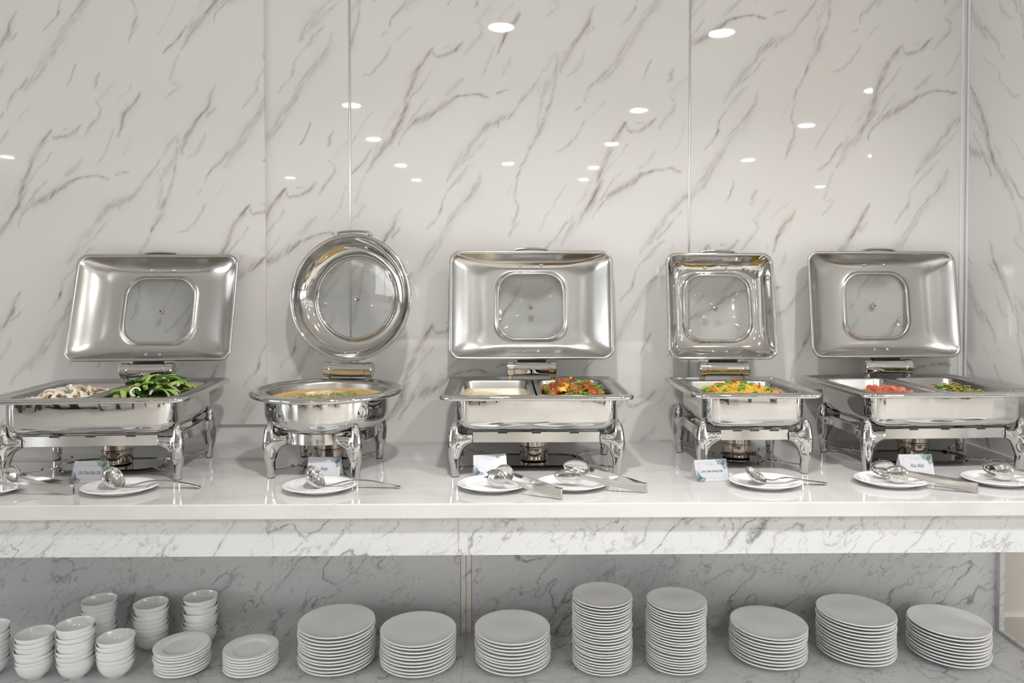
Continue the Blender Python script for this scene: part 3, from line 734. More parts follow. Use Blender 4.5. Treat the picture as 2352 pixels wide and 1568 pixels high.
def hinge(parent, y, z, lid_z, pins=False, hx=0.0):
    h = mesh('hinge_barrel', *merge(cyl_x(hx - .060, hx + .060, .0255, y, z, b=.001), cyl_x(hx - .087, hx - .060, .0275, y, z, b=.003), cyl_x(hx + .060, hx + .087, .0275, y, z, b=.003)), M_CHROME, parent, angle=35)
    for s in (-1, 1): mesh('hinge_post', *bevel_box(hx + s * .074 - .008, hx + s * .074 + .008, y - .010, y + .012, z - .042, z - .02, .002), M_CHROME, parent, angle=30)
    if pins:
        for s in (-1, 1): mesh('hinge_pin', *cyl_z(.0042, z + .015, lid_z + .016, s * .030, y + .004, 14), M_CHROME, parent, angle=40)
        return
    mesh('hinge_bracket', *bevel_box(hx - .050, hx + .050, y - .002, y + .014, z + .018, lid_z + .012, .002), M_DARK, parent, angle=30)

def pan_geo(x0, x1, y0, y1, z, depth=.066, r=.03, fl=.013):
    R = [rrect(x0, x1, y0, y1, .012, z - .003, 6, 4), rrect(x0, x1, y0, y1, .012, z, 6, 4)]
    for k, dz, rr in ((fl - .002, 0, r), (fl + .001, -.0015, r), (fl + .004, -.006, r), (fl + .010, -depth + .012, r), (fl + .014, -depth + .004, r), (fl + .022, -depth, r * .8)):
        R.append(rrect(x0 + k, x1 - k, y0 + k, y1 - k, rr, z + dz, 6, 4))
    return loft(R, cap1=True)

RIMZ = .253
def legs_and_frame(root, lx, ly, round_=False, tray=(.165, .095), cup=(0, 0)):
    for sx, sy, rz in ((-1, -1, 0), (1, -1, 90), (1, 1, 180), (-1, 1, 270)):
        l = inst(LEG, 'leg', root, (sx * lx, sy * ly, 0), (0, 0, math.radians(rz)))
        inst(FOOT, 'foot', l)
    z0, z1 = .1045, .1365
    if round_:
        rr = math.hypot(lx - .052, ly)
        rings = [circ(rr - .002, z0, 96), circ(rr, z0, 96), circ(rr, z1, 96), circ(rr - .002, z1, 96)]
        mesh('frame_band', *loft(rings, closed=True), M_CHROME, root, angle=40)
    else:
        for s in (-1, 1):
            mesh('frame_rail', *bevel_box(-lx + .0535, lx - .0535, s * ly - .007, s * ly + .007, z0, z1, .0012), M_RAIL, root, angle=30)
            for q in ((-.55, 0.0, .62) if s < 0 else ()):
                mesh('rail_slot', *box(q * (lx - .06) - .014, q * (lx - .06) + .014, s * ly - .0076, s * ly - .0069, z1 - .0045, z1 - .0005), M_BLACK, root, smooth=False)
            mesh('frame_rail', *bevel_box(s * lx - .007, s * lx + .007, -ly + .0535, ly - .0535, z0, z1, .0012), M_RAIL, root, angle=30)
    # burner tray: flat dish with a rolled edge, held by four flat braces
    ta, tb = tray; zt = .018
    R = []
    for k, dz in ((-.004, -.003), (0, 0), (.006, .0005), (.011, 0), (.016, -.004), (.03, -.0045)):
        R.append(rrect(-ta + k, ta - k, -tb + k, tb - k, min(tb, ta) * .92 - k, zt + dz, 12, 2))
    R.append(rrect(-ta + .05, ta - .05, -tb + .05, tb - .05, max(min(tb, ta) * .92 - .05, .002), zt - .0045, 12, 2))
    tr = mesh('burner_tray', *loft(R, cap1=True), M_TRAY, root)
    for sx in (-1, 1):
        for sy in (-1, 1):
            a = Vector((sx * (lx - .010), sy * (ly - .010), .024)); b = Vector((sx * ta * .80, sy * tb * .62, zt + .001))
            d = (b - a); n = Vector((-d.y, d.x, 0)).normalized() * .0075
            up = Vector((0, 0, .0012)); V = []
            for p in (a, b):
                for q in (n, -n):
                    V += [p + q - up, p + q + up]
            mesh('brace', [tuple(v) for v in V], [(0, 1, 3, 2), (4, 6, 7, 5), (0, 4, 5, 1), (2, 3, 7, 6), (1, 5, 7, 3), (0, 2, 6, 4)], M_TRAY, root, smooth=False)
            inst(BOLT, 'bolt', root, tuple(a + d * .62 + Vector((0, 0, .001))))
    return tr

CUP = mk('cup', *lathe([(0, .0005), (.040, .0005), (.044, .003), (.0455, .008), (.0455, .042), (.0478, .044), (.0478, .047), (.0450, .049), (.0450, .072), (.043, .074), (.030, .0745), (.029, .070), (0, .070)], 40), M_BURN, angle=40)
LEVER = mk('lever', *merge(bevel_box(-.085, -.035, -.006, .006, .062, .065, .001), bevel_box(-.092, -.078, -.004, .008, .058, .061, .001)), M_DARK, angle=30)
def burner(x, y, rz, lab):
    b = empty('fuel_burner', (x, y, TOP + .0137), rz); inst(CUP, 'cup', b); inst(LEVER, 'lever', b)
    tag(b, lab, 'burner', 'fuel burners under the chafing dishes')

def rect_dish(name, loc, rz, lx, ly, O, I, B, lid_w, lid_h, tilt, pans, lid_mat, lab, tray, hinge_x=0.0):
    root = empty(name, loc, rz); tag(root, lab, 'chafing dish', 'chafing dishes in a row')
    legs_and_frame(root, lx, ly, tray=tray)
    # water pan body
    x0, x1, y0, y1 = B; R = []
    for k, z, r in ((0, RIMZ - .006, .045), (0, .176, .045), (.0025, .164, .045), (.009, .152, .043), (.020, .144, .04), (.036, .1395, .035), (.06, .138, .03)):
        R.append(rrect(x0 + k, x1 - k, y0 + k, y1 - k, r, z, 10, 3))
    mesh('water_pan', *loft(R, cap1=True), M_CHROME, root)
    # wide rolled rim
    ox0, ox1, oy0, oy1 = O; ix0, ix1, iy0, iy1 = I
    R = []
    for s, dz in ((1.0, -.013), (.3, -.013), (.06, -.013), (.015, -.011), (0, -.007), (.01, -.003), (.06, 0), (.16, .0015), (.34, .0015), (.46, -.001), (.56, -.0045), (.66, -.0055), (1.0, -.0055)):
        f = lambda a, b: a + (b - a) * s
        R.append(rrect(f(ox0, ix0), f(ox1, ix1), f(oy0, iy0), f(oy1, iy1), .046 + (.014 - .046) * s, RIMZ + dz, 10, 3))
    mesh('rim', *loft(R), M_CHROME, root)
    for p in pans: mesh('food_pan', *pan_geo(*p, RIMZ - .0025), M_PAN, root)
    hy = oy1 - .058; lz = RIMZ + .066
    hinge(root, hy, RIMZ + .034, lz, hx=hinge_x)
    make_lid(root, lid_w, lid_h, .1135, .030, (hinge_x, hy - .006, lz), tilt, lid_mat)
    return root
FULL = dict(lx=.246, ly=.139, O=(-.2925, .2925, -.2075, .2625), I=(-.250, .250, -.166, .198), B=(-.2450, .2450, -.170, .188), lid_w=.580, lid_h=.386,
            pans=[(-.2495, -.0025, -.1655, .1975), (.0025, .2495, -.1655, .1975)], tray=(.165, .085))
def dish_world(c, rz, x, y, z):
    return Vector((c[0] + x * math.cos(rz) - y * math.sin(rz), c[1] + x * math.sin(rz) + y * math.cos(rz), TOP + z))
C1, Z1 = (-1.222, 2.320), math.radians(3.2)
C2, Z2 = (-.552, 2.333), math.radians(-6)
C3, Z3 = (.106, 2.3575), 0.0
C4, Z4 = (.777, 2.383), math.radians(.5)
C5, Z5 = (1.372, 2.394), math.radians(2.6)
rect_dish('chafing_dish', (*C1, TOP), Z1, tilt=math.radians(17), lid_mat=M_LIDIN, lab='rectangular open chafing dish at the left end holding greens', hinge_x=.022, **{**FULL, 'lid_w': .556})
rect_dish('chafing_dish', (*C3, TOP), Z3, tilt=math.radians(8), lid_mat=M_LIDIN, lab='rectangular open chafing dish in the middle with cream soup and red meat', **FULL)
rect_dish('chafing_dish', (*C5, TOP), Z5, tilt=math.radians(7.5), lid_mat=M_LIDIN, lab='rectangular open chafing dish at the right end holding sausages', hinge_x=.016, **{**FULL, 'lid_w': .552})
rect_dish('chafing_dish', (*C4, TOP), Z4, lx=.158, ly=.142, O=(-.203, .203, -.204, .222), I=(-.162, .162, -.164, .142), B=(-.157, .157, -.168, .140), lid_w=.386, lid_h=.380,
          tilt=math.radians(9.5), pans=[(-.1615, .1615, -.1635, .1415)], lid_mat=M_LIDPOL, lab='square open chafing dish holding yellow fried rice', tray=(.085, .075))
# round dish
rd = empty('chafing_dish', (*C2, TOP), Z2); tag(rd, 'round open chafing dish of orange soup with a circular glass lid', 'chafing dish', 'chafing dishes in a row')
legs_and_frame(rd, .130, .134, True, tray=(.085, .075))
mesh('water_pan', *lathe([(.192, RIMZ - .006), (.192, .185), (.189, .168), (.180, .153), (.165, .143), (.145, .1385), (.11, .1372), (0, .1372)], 96), M_CHROME, rd)
mesh('rim', *lathe([(.192, RIMZ - .014), (.215, RIMZ - .014), (.232, RIMZ - .015), (.2365, RIMZ - .011), (.2375, RIMZ - .006), (.235, RIMZ - .001), (.228, RIMZ + .003), (.221, RIMZ + .0035), (.215, RIMZ + .001), (.210, RIMZ - .004), (.206, RIMZ - .007), (.190, RIMZ - .007)], 128), M_CHROME, rd)
mesh('hinge_plate', *bevel_box(-.10, .10, .195, .262, RIMZ - .008, RIMZ - .001, .003), M_CHROME, rd, angle=30)
mesh('food_pan', *lathe([(.205, RIMZ - .006), (.2045, RIMZ - .003), (.190, RIMZ - .003), (.187, RIMZ - .005), (.1845, RIMZ - .012), (.180, RIMZ - .060), (.176, RIMZ - .068), (0, RIMZ - .070)], 96), M_PAN, rd)
hinge(rd, .212, RIMZ + .034, RIMZ + .062, True)
make_lid(rd, .446, .446, .138, .03, (0, .206, RIMZ + .062), math.radians(5), M_LIDPOL, True, math.radians(-5))
for (c, rz, n) in ((C1, Z1, 'under the left end dish of greens'), (C2, Z2, 'under the round soup dish'), (C3, Z3, 'under the middle rectangular dish'), (C4, Z4, 'under the square rice dish'), (C5, Z5, 'under the right end sausage dish')):
    burner(c[0], c[1] + .02, rz, 'steel fuel burner ' + n)

# ------------------------------------------------------------------ food
def food_mat(name, a, b, rough=0.35, scale=40, sss=0.0):
    m = principled(name, a, rough); t = NT(m)
    inf = t.n('ShaderNodeObjectInfo')
    n = t.noise(t.coords(), scale, 3, .6)
    f = t.math('ADD', t.math('MULTIPLY', n, .7), t.math('MULTIPLY', t.math('SUBTRACT', inf.outputs['Random'], .5), .5), True)
    t.col(t.mix(f, a, b)); t.bump(n, .3, .002)
    t.b.inputs['Coat Weight'].default_value = .3; t.b.inputs['Coat Roughness'].default_value = .15
    return m
F_WHITE = food_mat('squid_white', (.84, .77, .64), (.92, .89, .82))
F_ORANGE = food_mat('carrot_orange', (.80, .32, .04), (.85, .48, .12))
F_GREEN = food_mat('leaf_green', (.015, .07, .008), (.07, .20, .02))
F_LIME = food_mat('stem_green', (.16, .32, .03), (.60, .68, .24), .3, 25)
F_PURPLE = food_mat('onion_purple', (.55, .35, .45), (.80, .70, .70))
F_RED = food_mat('chili_red', (.60, .03, .01), (.75, .12, .02))
F_YEL = food_mat('pepper_yellow', (.85, .42, .01), (.90, .55, .04))
F_MEAT = food_mat('meat_glaze', (.10, .016, .004), (.66, .17, .015), .3, 90)
F_SCAL = food_mat('scallion_green', (.05, .22, .02), (.18, .40, .06))
F_SAUS = food_mat('sausage_pink', (.46, .08, .045), (.66, .22, .12), .4, 60)
F_BROWN = food_mat('mushroom_brown', (.10, .05, .015), (.30, .16, .04))
F_RICE = food_mat('rice_yellow', (.86, .56, .03), (.92, .72, .16), .5)
def liquid(name, a, b, spk):
    m = principled(name, a, .12); t = NT(m); c = t.coords()
    n = t.noise(c, 14, 5, .6, .5); s = t.math('MULTIPLY', t.math('SUBTRACT', t.noise(c, 60, 3, .6), .60), 12, True)
    t.col(t.mix(t.math('MULTIPLY', s, .6), t.mix(n, a, b), spk)); t.bump(t.noise(c, 25, 4, .6), .25, .004); return m
F_SOUP = liquid('orange_soup', (.60, .35, .09), (.76, .54, .23), (.55, .26, .03))
F_CREAM = liquid('cream_soup', (.72, .62, .36), (.80, .72, .50), (.45, .20, .05))

def strip_geo(L, w, th, bend, twist=0.0, k=7, taper=0.3):
    """curved flat strip along x"""
    rings = []
    for i in range(k):
        t = i / (k - 1) - .5; a = t * bend
        x = (math.sin(a) / bend if abs(bend) > 1e-3 else t) * L; z = ((math.cos(a) - math.cos(bend / 2)) / bend if abs(bend) > 1e-3 else 0) * L
        ww = w * (1 - taper * (2 * abs(t)) ** 2); tw = twist * t
        ring = []
        for q in range(6):
            b = 2 * math.pi * q / 6; yy = math.cos(b) * ww / 2; zz = math.sin(b) * th / 2
            ring.append((x + zz * math.sin(a), yy * math.cos(tw) - zz * math.sin(tw), z + yy * math.sin(tw) + zz * math.cos(a)))
        rings.append(np.array(ring))
    return loft(rings, cap0=True, cap1=True)
def leaf_geo(L, w):
    V = []; Fc = []; nu, nv = 7, 5
    ph = random.uniform(0, 6)
    for j in (0, 1):
        for i in range(nu):
            t = i / (nu - 1); ww = w * math.sin(math.pi * min(t * .92 + .06, 1)) ** .7
            for k in range(nv):
                s = k / (nv - 1) - .5
                V.append(((t - .5) * L, s * ww, .006 * math.sin(t * 7 + ph) + .012 * abs(s) * math.cos(t * 9 + ph * 2) - .02 * (t - .5) ** 2 * 4 + .0012 * j))
    o = nu * nv
    for i in range(nu - 1):
        for k in range(nv - 1):
            a = i * nv + k
            Fc.append((a, a + nv, a + nv + 1, a + 1)); Fc.append((o + a, o + a + 1, o + a + nv + 1, o + a + nv))
    return V, Fc
def lump_geo(r, seed, n=12, m=18, rough=.16):
    rng = np.random.RandomState(seed); rings = []
    K = rng.normal(0, 1, (10, 3)) * np.linspace(2.5, 9, 10)[:, None]; ph = rng.uniform(0, 6.3, 10); am = np.linspace(.14, .06, 10)
    for i in range(1, n):
        th = math.pi * i / n; ring = []
        for j in range(m):
            a = 2 * math.pi * j / m; d = np.array((math.sin(th) * math.cos(a), math.sin(th) * math.sin(a), math.cos(th)))
            k = 1 + (am * np.sin(K @ d + ph)).sum() + rng.uniform(-rough, rough) * .4
            ring.append((d[0] * r * k * 1.15, d[1] * r * k, d[2] * r * k * .8))
        rings.append(np.array(ring))
    return loft(rings, cap0=True, cap1=True)
def scallion_geo(L, r):
    ring = lambda x, q: np.array([(x, q * math.cos(a), q * math.sin(a)) for a in np.linspace(0, 6.2832, 10, endpoint=False)])
    return loft([ring(-L / 2 + .006, r * .55), ring(-L / 2, r * .7), ring(-L / 2, r), ring(L / 2, r * .95), ring(L / 2, r * .65), ring(L / 2 - .006, r * .5)])
def sausage_geo(L, r):
    rings = []
    for x, q, sk in ((-L / 2, .02, .5), (-L / 2, r * .9, .5), (-L / 2 + .001, r, .5), (-L / 4, r, .3), (L / 4, r, .3), (L / 2 - .001, r, .5), (L / 2, r * .9, .5), (L / 2, .02, .5)):
        q = q if q > .001 else .0001
        q = .0001 if q == .02 else q
        rings.append(np.array([(x + sk * q * math.cos(a), q * math.cos(a), q * math.sin(a)) for a in np.linspace(0, 6.2832, 14, endpoint=False)]))
    return loft(rings)
VAR = {}
def variants(key, fn, mat, n=4, smooth=None):
    if key not in VAR: VAR[key] = [mk(key, *fn(i), mat, angle=(50 if smooth is None else smooth)) for i in range(n)]
    return VAR[key]
def heap_z(u, v, base, peak, p=2.0):
    """u, v in -1..1 across the pan"""
    return base + (peak - base) * max(0.0, 1 - abs(u) ** p) ** .7 * max(0.0, 1 - abs(v) ** p) ** .7
def scatter(c, rz, area, n, zf, key, meshes, name, label, cat, group, flat=.5, lift=.004, smin=.85, smax=1.15, rng=None, yaw=None):
    x0, x1, y0, y1 = area; rng = rng or random
    for i in range(n):
        u, v = rng.uniform(-.9, .9), rng.uniform(-.95, .9)
        x = (x0 + x1) / 2 + u * (x1 - x0) / 2; y = (y0 + y1) / 2 + v * (y1 - y0) / 2
        z = zf(u, v) + rng.uniform(-.003, lift)
        s = rng.uniform(smin, smax)
        o = inst(rng.choice(meshes), name, None, dish_world(c, rz, x, y, z), (rng.uniform(-flat, flat), rng.uniform(-flat, flat), rng.uniform(0, 6.28) if yaw is None else rng.uniform(*yaw)), (s, s, s))
        tag(o, label, cat, group)
def mound(c, rz, area, zf, mat, name, label, cat, bump=.004, n=40, r=.03):
    """solid heap filling the pan from its floor"""
    x0, x1, y0, y1 = area; V = []; Fc = []
    rings = []
    for i in range(14, -1, -1):
        s = i / 14
        ring = rrect(-s if s > 0 else -1e-3, max(s, 1e-3), -s if s > 0 else -1e-3, max(s, 1e-3), .25 * max(s, 1e-3), 0, 5, 6)
        P = []
        for u, v, _ in ring:
            P.append((*dish_world(c, rz, (x0 + x1) / 2 + u * (x1 - x0) / 2, (y0 + y1) / 2 + v * (y1 - y0) / 2, zf(u, v) + bump * (vnoise(np.array([u * 90 + 300]), np.array([v * 90 + 300]), 14, 9)[0] + .6 * vnoise(np.array([u * 90 + 300]), np.array([v * 90 + 300]), 6, 11)[0])),))
        rings.append(np.array(P))
    bot = rings[0].copy(); bot[:, 2] = TOP + RIMZ - .0665
    k = .92; cx = bot.mean(0); bot[:, :2] = cx[:2] + (bot[:, :2] - cx[:2]) * k
    o = mesh(name, *loft([bot] + rings, cap0=True, cap1=True), mat)
    return tag(o, label, cat, kind='stuff')
LP = (-.2335, -.0185, -.150, .182); RP = (.0185, .2335, -.150, .182)    # inside of the two half pans
def shrink(a, k): cx, cy = (a[0] + a[1]) / 2, (a[2] + a[3]) / 2; hx, hy = (a[1] - a[0]) / 2 * k, (a[3] - a[2]) / 2 * k; return (cx - hx, cx + hx, cy - hy, cy + hy)
RS = random.Random(11)
# dish 1 left: pale squid-like strips with orange strips
zf = lambda u, v: heap_z(u, v, RIMZ - .056, RIMZ - .014)
A = (LP[0] + .010, LP[1] - .010, LP[2] + .008, LP[3] - .055)
mound(C1, Z1, A, lambda u, v: zf(u, v) - .006, F_WHITE, 'squid_mix', 'bed of pale stir-fried strips in the left pan of the left dish', 'food', .010)
scatter(C1, Z1, A, 110, zf, 'sq', variants('squid_strip', lambda i: strip_geo(.048 + .008 * i, .013, .007, 1.6 + .4 * i, .8), F_WHITE), 'squid_strip', 'pale curled strip in the left pan of the left dish', 'food', 'pale strips in the left dish', .6, .012, rng=RS)
scatter(C1, Z1, A, 55, lambda u, v: zf(u, v) + .003, 'or', variants('carrot_strip', lambda i: strip_geo(.034 + .006 * i, .0055, .0035, .9, .5), F_ORANGE), 'carrot_strip', 'thin orange strip among pale strips in the left dish', 'food', 'orange strips in the left dish', .5, .010, rng=RS)
# dish 1 right: bok choy
zf = lambda u, v: heap_z(u, v, RIMZ - .052, RIMZ + .019)
A = shrink(RP, .90)
mound(C1, Z1, A, lambda u, v: zf(u, v) - .010, F_GREEN, 'cooked_greens', 'bed of cooked dark greens in the right pan of the left dish', 'food', .012)
scatter(C1, Z1, shrink(RP, .70), 90, zf, 'lf', variants('greens_leaf', lambda i: leaf_geo(.075 + .008 * i, .034), F_GREEN, 6), 'greens_leaf', 'dark cooked green leaf in the left dish', 'leaf', 'cooked leaves in the left dish', .7, .010, rng=RS)
scatter(C1, Z1, A, 48, lambda u, v: zf(u, v) + .003, 'stm', variants('bok_choy_strip', lambda i: strip_geo(.058 + .008 * i, .017, .007, 1.1 + .2 * i, .5), F_LIME), 'bok_choy_strip', 'light green cooked stem among leaves in the left dish', 'vegetable', 'cooked stems in the left dish', .6, .010, rng=RS)
scatter(C1, Z1, A, 9, lambda u, v: zf(u, v) + .008, 'on', variants('onion_slice', lambda i: strip_geo(.034, .007, .003, 2.4, .2), F_PURPLE), 'onion_slice', 'curved purple onion slice on the cooked greens', 'onion', 'onion slices on the greens', .5, .006, rng=RS)
scatter(C1, Z1, A, 6, lambda u, v: zf(u, v) + .008, 'ch', variants('chili_strip', lambda i: strip_geo(.032, .005, .003, 1.2, .4), F_RED), 'chili_strip', 'thin red chili strip on the cooked greens', 'chili', 'chili strips on the greens', .5, .006, rng=RS)
onr = mesh('onion_ring', *tube([(.013 * math.cos(a), .013 * math.sin(a), 0) for a in np.linspace(.3, 4.9, 18)], .0028, 8), F_WHITE)
onr.location = dish_world(C1, Z1, .118, -.118, RIMZ + .0085); onr.rotation_euler = (1.0, .1, .2); tag(onr, 'white onion ring at the front of the cooked greens', 'onion')
# round dish: soup
so = mesh('orange_soup', *lathe([(.179, RIMZ - .066), (.1835, RIMZ - .026), (.182, RIMZ - .0275), (.12, RIMZ - .027), (.06, RIMZ - .0275), (.0, RIMZ - .027)], 64), F_SOUP); so.location = (*C2, TOP)
tag(so, 'thick orange soup filling the round dish', 'soup')
V, Fc = [], []
for i in range(170):
    cl = RS.choice([(-.03, .02), (.02, .05), (.06, .03), (.0, -.02), (-.06, .0), (.05, -.05)])
    x, y = RS.gauss(cl[0], .03), RS.gauss(cl[1], .025)
    if math.hypot(x, y) > .165: continue
    g = strip_geo(RS.uniform(.006, .014), .0022, .0012, .5, .3, 3)
    a = RS.uniform(0, 6.28); n0 = len(V)
    V += [(x + p[0] * math.cos(a) - p[1] * math.sin(a), y + p[0] * math.sin(a) + p[1] * math.cos(a), p[2] + RIMZ - .0255) for p in g[0]]; Fc += [tuple(k + n0 for k in f) for f in g[1]]
hb = mesh('chopped_herbs', V, Fc, F_SCAL); hb.location = (*C2, TOP); tag(hb, 'chopped green herbs floating on the orange soup', 'herbs', kind='stuff')
# dish 3 left: cream soup
R = [rrect(LP[0] + .008, LP[1] - .008, LP[2] + .006, LP[3] - .006, .028, RIMZ - .066, 6, 4), rrect(LP[0] + .0005, LP[1] - .0005, LP[2] + .0005, LP[3] - .0005, .029, RIMZ - .030, 6, 4), rrect(LP[0] + .006, LP[1] - .006, LP[2] + .006, LP[3] - .006, .027, RIMZ - .0315, 6, 4)]
cs = mesh('cream_soup', *loft(R, cap0=True, cap1=True), F_CREAM, angle=40); cs.location = (*C3, TOP); tag(cs, 'pale cream soup in the left pan of the middle dish', 'soup')
# dish 3 right: glazed meat with scallions and peppers
zf = lambda u, v: heap_z(u, v, RIMZ - .044, RIMZ + .002, 2.6)
A = (RP[0] + .014, RP[1] - .014, RP[2] + .008, RP[3] - .040)
mound(C3, Z3, A, lambda u, v: zf(u, v) - .012, F_MEAT, 'meat_sauce', 'dark red sauce under the meat in the middle dish', 'food', .012)
scatter(C3, Z3, A, 150, zf, 'mt', variants('meat_chunk', lambda i: lump_geo(.0105 + .0009 * i, i), F_MEAT, 7, 180), 'meat_chunk', 'glazed red brown meat chunk in the middle dish', 'meat', 'meat chunks in the middle dish', 1.5, .006, .75, 1.25, RS)
scatter(C3, Z3, A, 58, lambda u, v: zf(u, v) + .009, 'sc', variants('scallion_piece', lambda i: scallion_geo(.030 + .006 * i, .0046), F_SCAL), 'scallion_piece', 'cut green scallion piece on the glazed meat', 'scallion', 'scallion pieces on the meat', .35, .005, rng=RS)
scatter(C3, Z3, A, 13, lambda u, v: zf(u, v) + .011, 'yp', variants('pepper_piece', lambda i: strip_geo(.028, .018, .005, 1.2, .5), F_YEL), 'pepper_piece', 'yellow pepper piece on the glazed meat', 'pepper', 'pepper pieces on the meat', .8, .005, rng=RS)
scatter(C3, Z3, A, 9, lambda u, v: zf(u, v) + .009, 'rp', variants('red_pepper_piece', lambda i: strip_geo(.022, .012, .004, 1.2, .5), F_RED), 'red_pepper_piece', 'small red pepper piece on the glazed meat', 'pepper', 'red pepper pieces on the meat', .8, .005, rng=RS)
# dish 4: fried rice
RA = (-.143, .143, -.146, .124)
A = shrink(RA, .90)
zf = lambda u, v: heap_z(u, v, RIMZ - .048, RIMZ - .002 + .010 * vnoise(np.array([u * 3 + 9]), np.array([v * 3 + 9]), 1, 21)[0], 3.2)
mound(C4, Z4, A, lambda u, v: zf(u, v) - .003, F_RICE, 'rice_bed', 'heaped yellow fried rice in the square dish', 'rice', .012)
V, Fc = [], []
gr = [(1, 0, 0), (0, .36, 0), (0, 0, .36), (0, -.36, 0), (0, 0, -.36), (-1, 0, 0)]; gf = [(0, 1, 2), (0, 2, 3), (0, 3, 4), (0, 4, 1), (5, 2, 1), (5, 3, 2), (5, 4, 3), (5, 1, 4)]
for i in range(5200):
    u, v = RS.uniform(-1, 1), RS.uniform(-1, 1)
    p = dish_world(C4, Z4, (A[0] + A[1]) / 2 + u * (A[1] - A[0]) / 2, (A[2] + A[3]) / 2 + v * (A[3] - A[2]) / 2, zf(u, v) + RS.uniform(-.002, .0065))
    Rm = Matrix.Rotation(RS.uniform(0, 6.28), 3, 'Z') @ Matrix.Rotation(RS.uniform(-.9, .9), 3, 'Y'); s = RS.uniform(.0030, .0046); n0 = len(V)
    V += [tuple(p + Rm @ (Vector(q) * s)) for q in gr]; Fc += [tuple(k + n0 for k in f) for f in gf]
tag(mesh('rice_grains', V, Fc, F_RICE), 'loose yellow rice grains on the heap in the square dish', 'rice', kind='stuff')
scatter(C4, Z4, A, 44, lambda u, v: zf(u, v) + .004, 'gb', variants('green_bean_piece', lambda i: lump_geo(.0055 + .0006 * i, 30 + i, 6), F_SCAL), 'green_bean_piece', 'small green vegetable piece in the fried rice', 'vegetable', 'green pieces in the rice', 1.0, .003, rng=RS)
scatter(C4, Z4, A, 14, lambda u, v: zf(u, v) + .006, 'rc', variants('rice_chili', lambda i: strip_geo(.028 + .004 * i, .0045, .003, 1.3, .3), F_RED), 'chili_strip', 'curved red chili strip on the fried rice', 'chili', 'chili strips on the rice', .4, .003, rng=RS)
scatter(C4, Z4, A, 8, lambda u, v: zf(u, v) + .005, 'cd', variants('carrot_dice', lambda i: strip_geo(.016, .009, .007, .4, 0, 4), F_ORANGE), 'carrot_dice', 'orange carrot piece in the fried rice', 'carrot', 'carrot pieces in the rice', .6, .003, rng=RS)
scatter(C4, Z4, A, 8, lambda u, v: zf(u, v) + .006, 'sv', variants('rice_scallion', lambda i: strip_geo(.03, .0035, .002, .8, .3), F_SCAL), 'scallion_strip', 'thin green scallion strip on the fried rice', 'scallion', 'scallion strips on the rice', .5, .003, rng=RS)
# dish 5 left: sausages
zf = lambda u, v: heap_z(u, v, RIMZ - .062, RIMZ - .026)
A = (-.185, -.025, -.140, .085)
scatter(C5, Z5, A, 85, zf, 'sg', variants('sausage_piece', lambda i: sausage_geo(.042 + .006 * i, .0102), F_SAUS), 'sausage_piece', 'diagonal cut pink sausage piece in the right dish', 'sausage', 'sausage pieces in the right dish', .5, .012, rng=RS)
tag(mound(C5, Z5, shrink(A, .9), lambda u, v: zf(u, v) - .012, F_SAUS, 'sausage_bed', 'lower layer of sausage pieces in the right dish', 'food', .014), None)
# dish 5 right: stir-fried mixed vegetables
zf = lambda u, v: heap_z(u, v, RIMZ - .060, RIMZ - .020)
A = (.035, .205, -.13, .12)
mound(C5, Z5, shrink(A, .9), lambda u, v: zf(u, v) - .008, F_BROWN, 'vegetable_bed', 'lower layer of stir-fried vegetables in the right dish', 'food', .012)
for key, mat, n, L, w, lab in (('scallion_strip', F_SCAL, 60, .045, .010, 'green scallion strip'), ('mushroom_strip', F_BROWN, 70, .036, .006, 'dark brown mushroom strip'), ('pepper_strip', F_YEL, 48, .038, .0065, 'yellow vegetable strip'), ('bean_sprout', F_LIME, 26, .05, .004, 'pale bean sprout'), ('carrot_shred', F_ORANGE, 26, .032, .005, 'orange carrot shred')):
    scatter(C5, Z5, A, n, lambda u, v: zf(u, v) + .002, key, variants('d5' + key, lambda i: strip_geo(L + .004 * i, w, .003, .7 + .3 * i, .6), mat), key, lab + ' in the right pan of the right dish', 'vegetable', lab + 's in the right dish', .6, .010, rng=RS)

# ------------------------------------------------------------------ cards
def text_mesh(body, size, shear=.35):
    cu = bpy.data.curves.new('txt', 'FONT'); cu.body = body; cu.size = size; cu.shear = shear; cu.align_x = 'CENTER'; cu.align_y = 'CENTER'; cu.space_character = .95; cu.resolution_u = 3
    o = bpy.data.objects.new('txt', cu); COL.objects.link(o)
    dg = bpy.context.evaluated_depsgraph_get(); dg.update()
    me = bpy.data.meshes.new_from_object(o.evaluated_get(dg)); bpy.data.objects.remove(o); bpy.data.curves.remove(cu)
    V = [tuple(v.co) for v in me.vertices]; Fc = [tuple(p.vertices) for p in me.polygons]
    bpy.data.meshes.remove(me)
    return V, Fc
def up_xy(V, y=0.0): return [(v[0], y, v[1]) for v in V]      # flat print drawn on the xz plane of the card
def frond(x, z, ang, L, n=7):
    """palm frond: thin leaflets along a spine"""
    V, Fc = [], []
    c, s = math.cos(ang), math.sin(ang)
    for i in range(n):
        t = (i + .5) / n; px, pz = x + c * L * t, z + s * L * t
        for sg in (-1, 1):
            a = ang + sg * (1.1 - .5 * t); l = L * .42 * math.sin(math.pi * (t * .8 + .15)); w = .0011
            n0 = len(V)
            V += [(px, pz, 0), (px + math.cos(a) * l * .5 - math.sin(a) * w, pz + math.sin(a) * l * .5 + math.cos(a) * w, 0), (px + math.cos(a) * l, pz + math.sin(a) * l, 0), (px + math.cos(a) * l * .5 + math.sin(a) * w, pz + math.sin(a) * l * .5 - math.cos(a) * w, 0)]
            Fc.append((n0, n0 + 1, n0 + 2, n0 + 3))
    return V, Fc
CW, CH = .100, .064
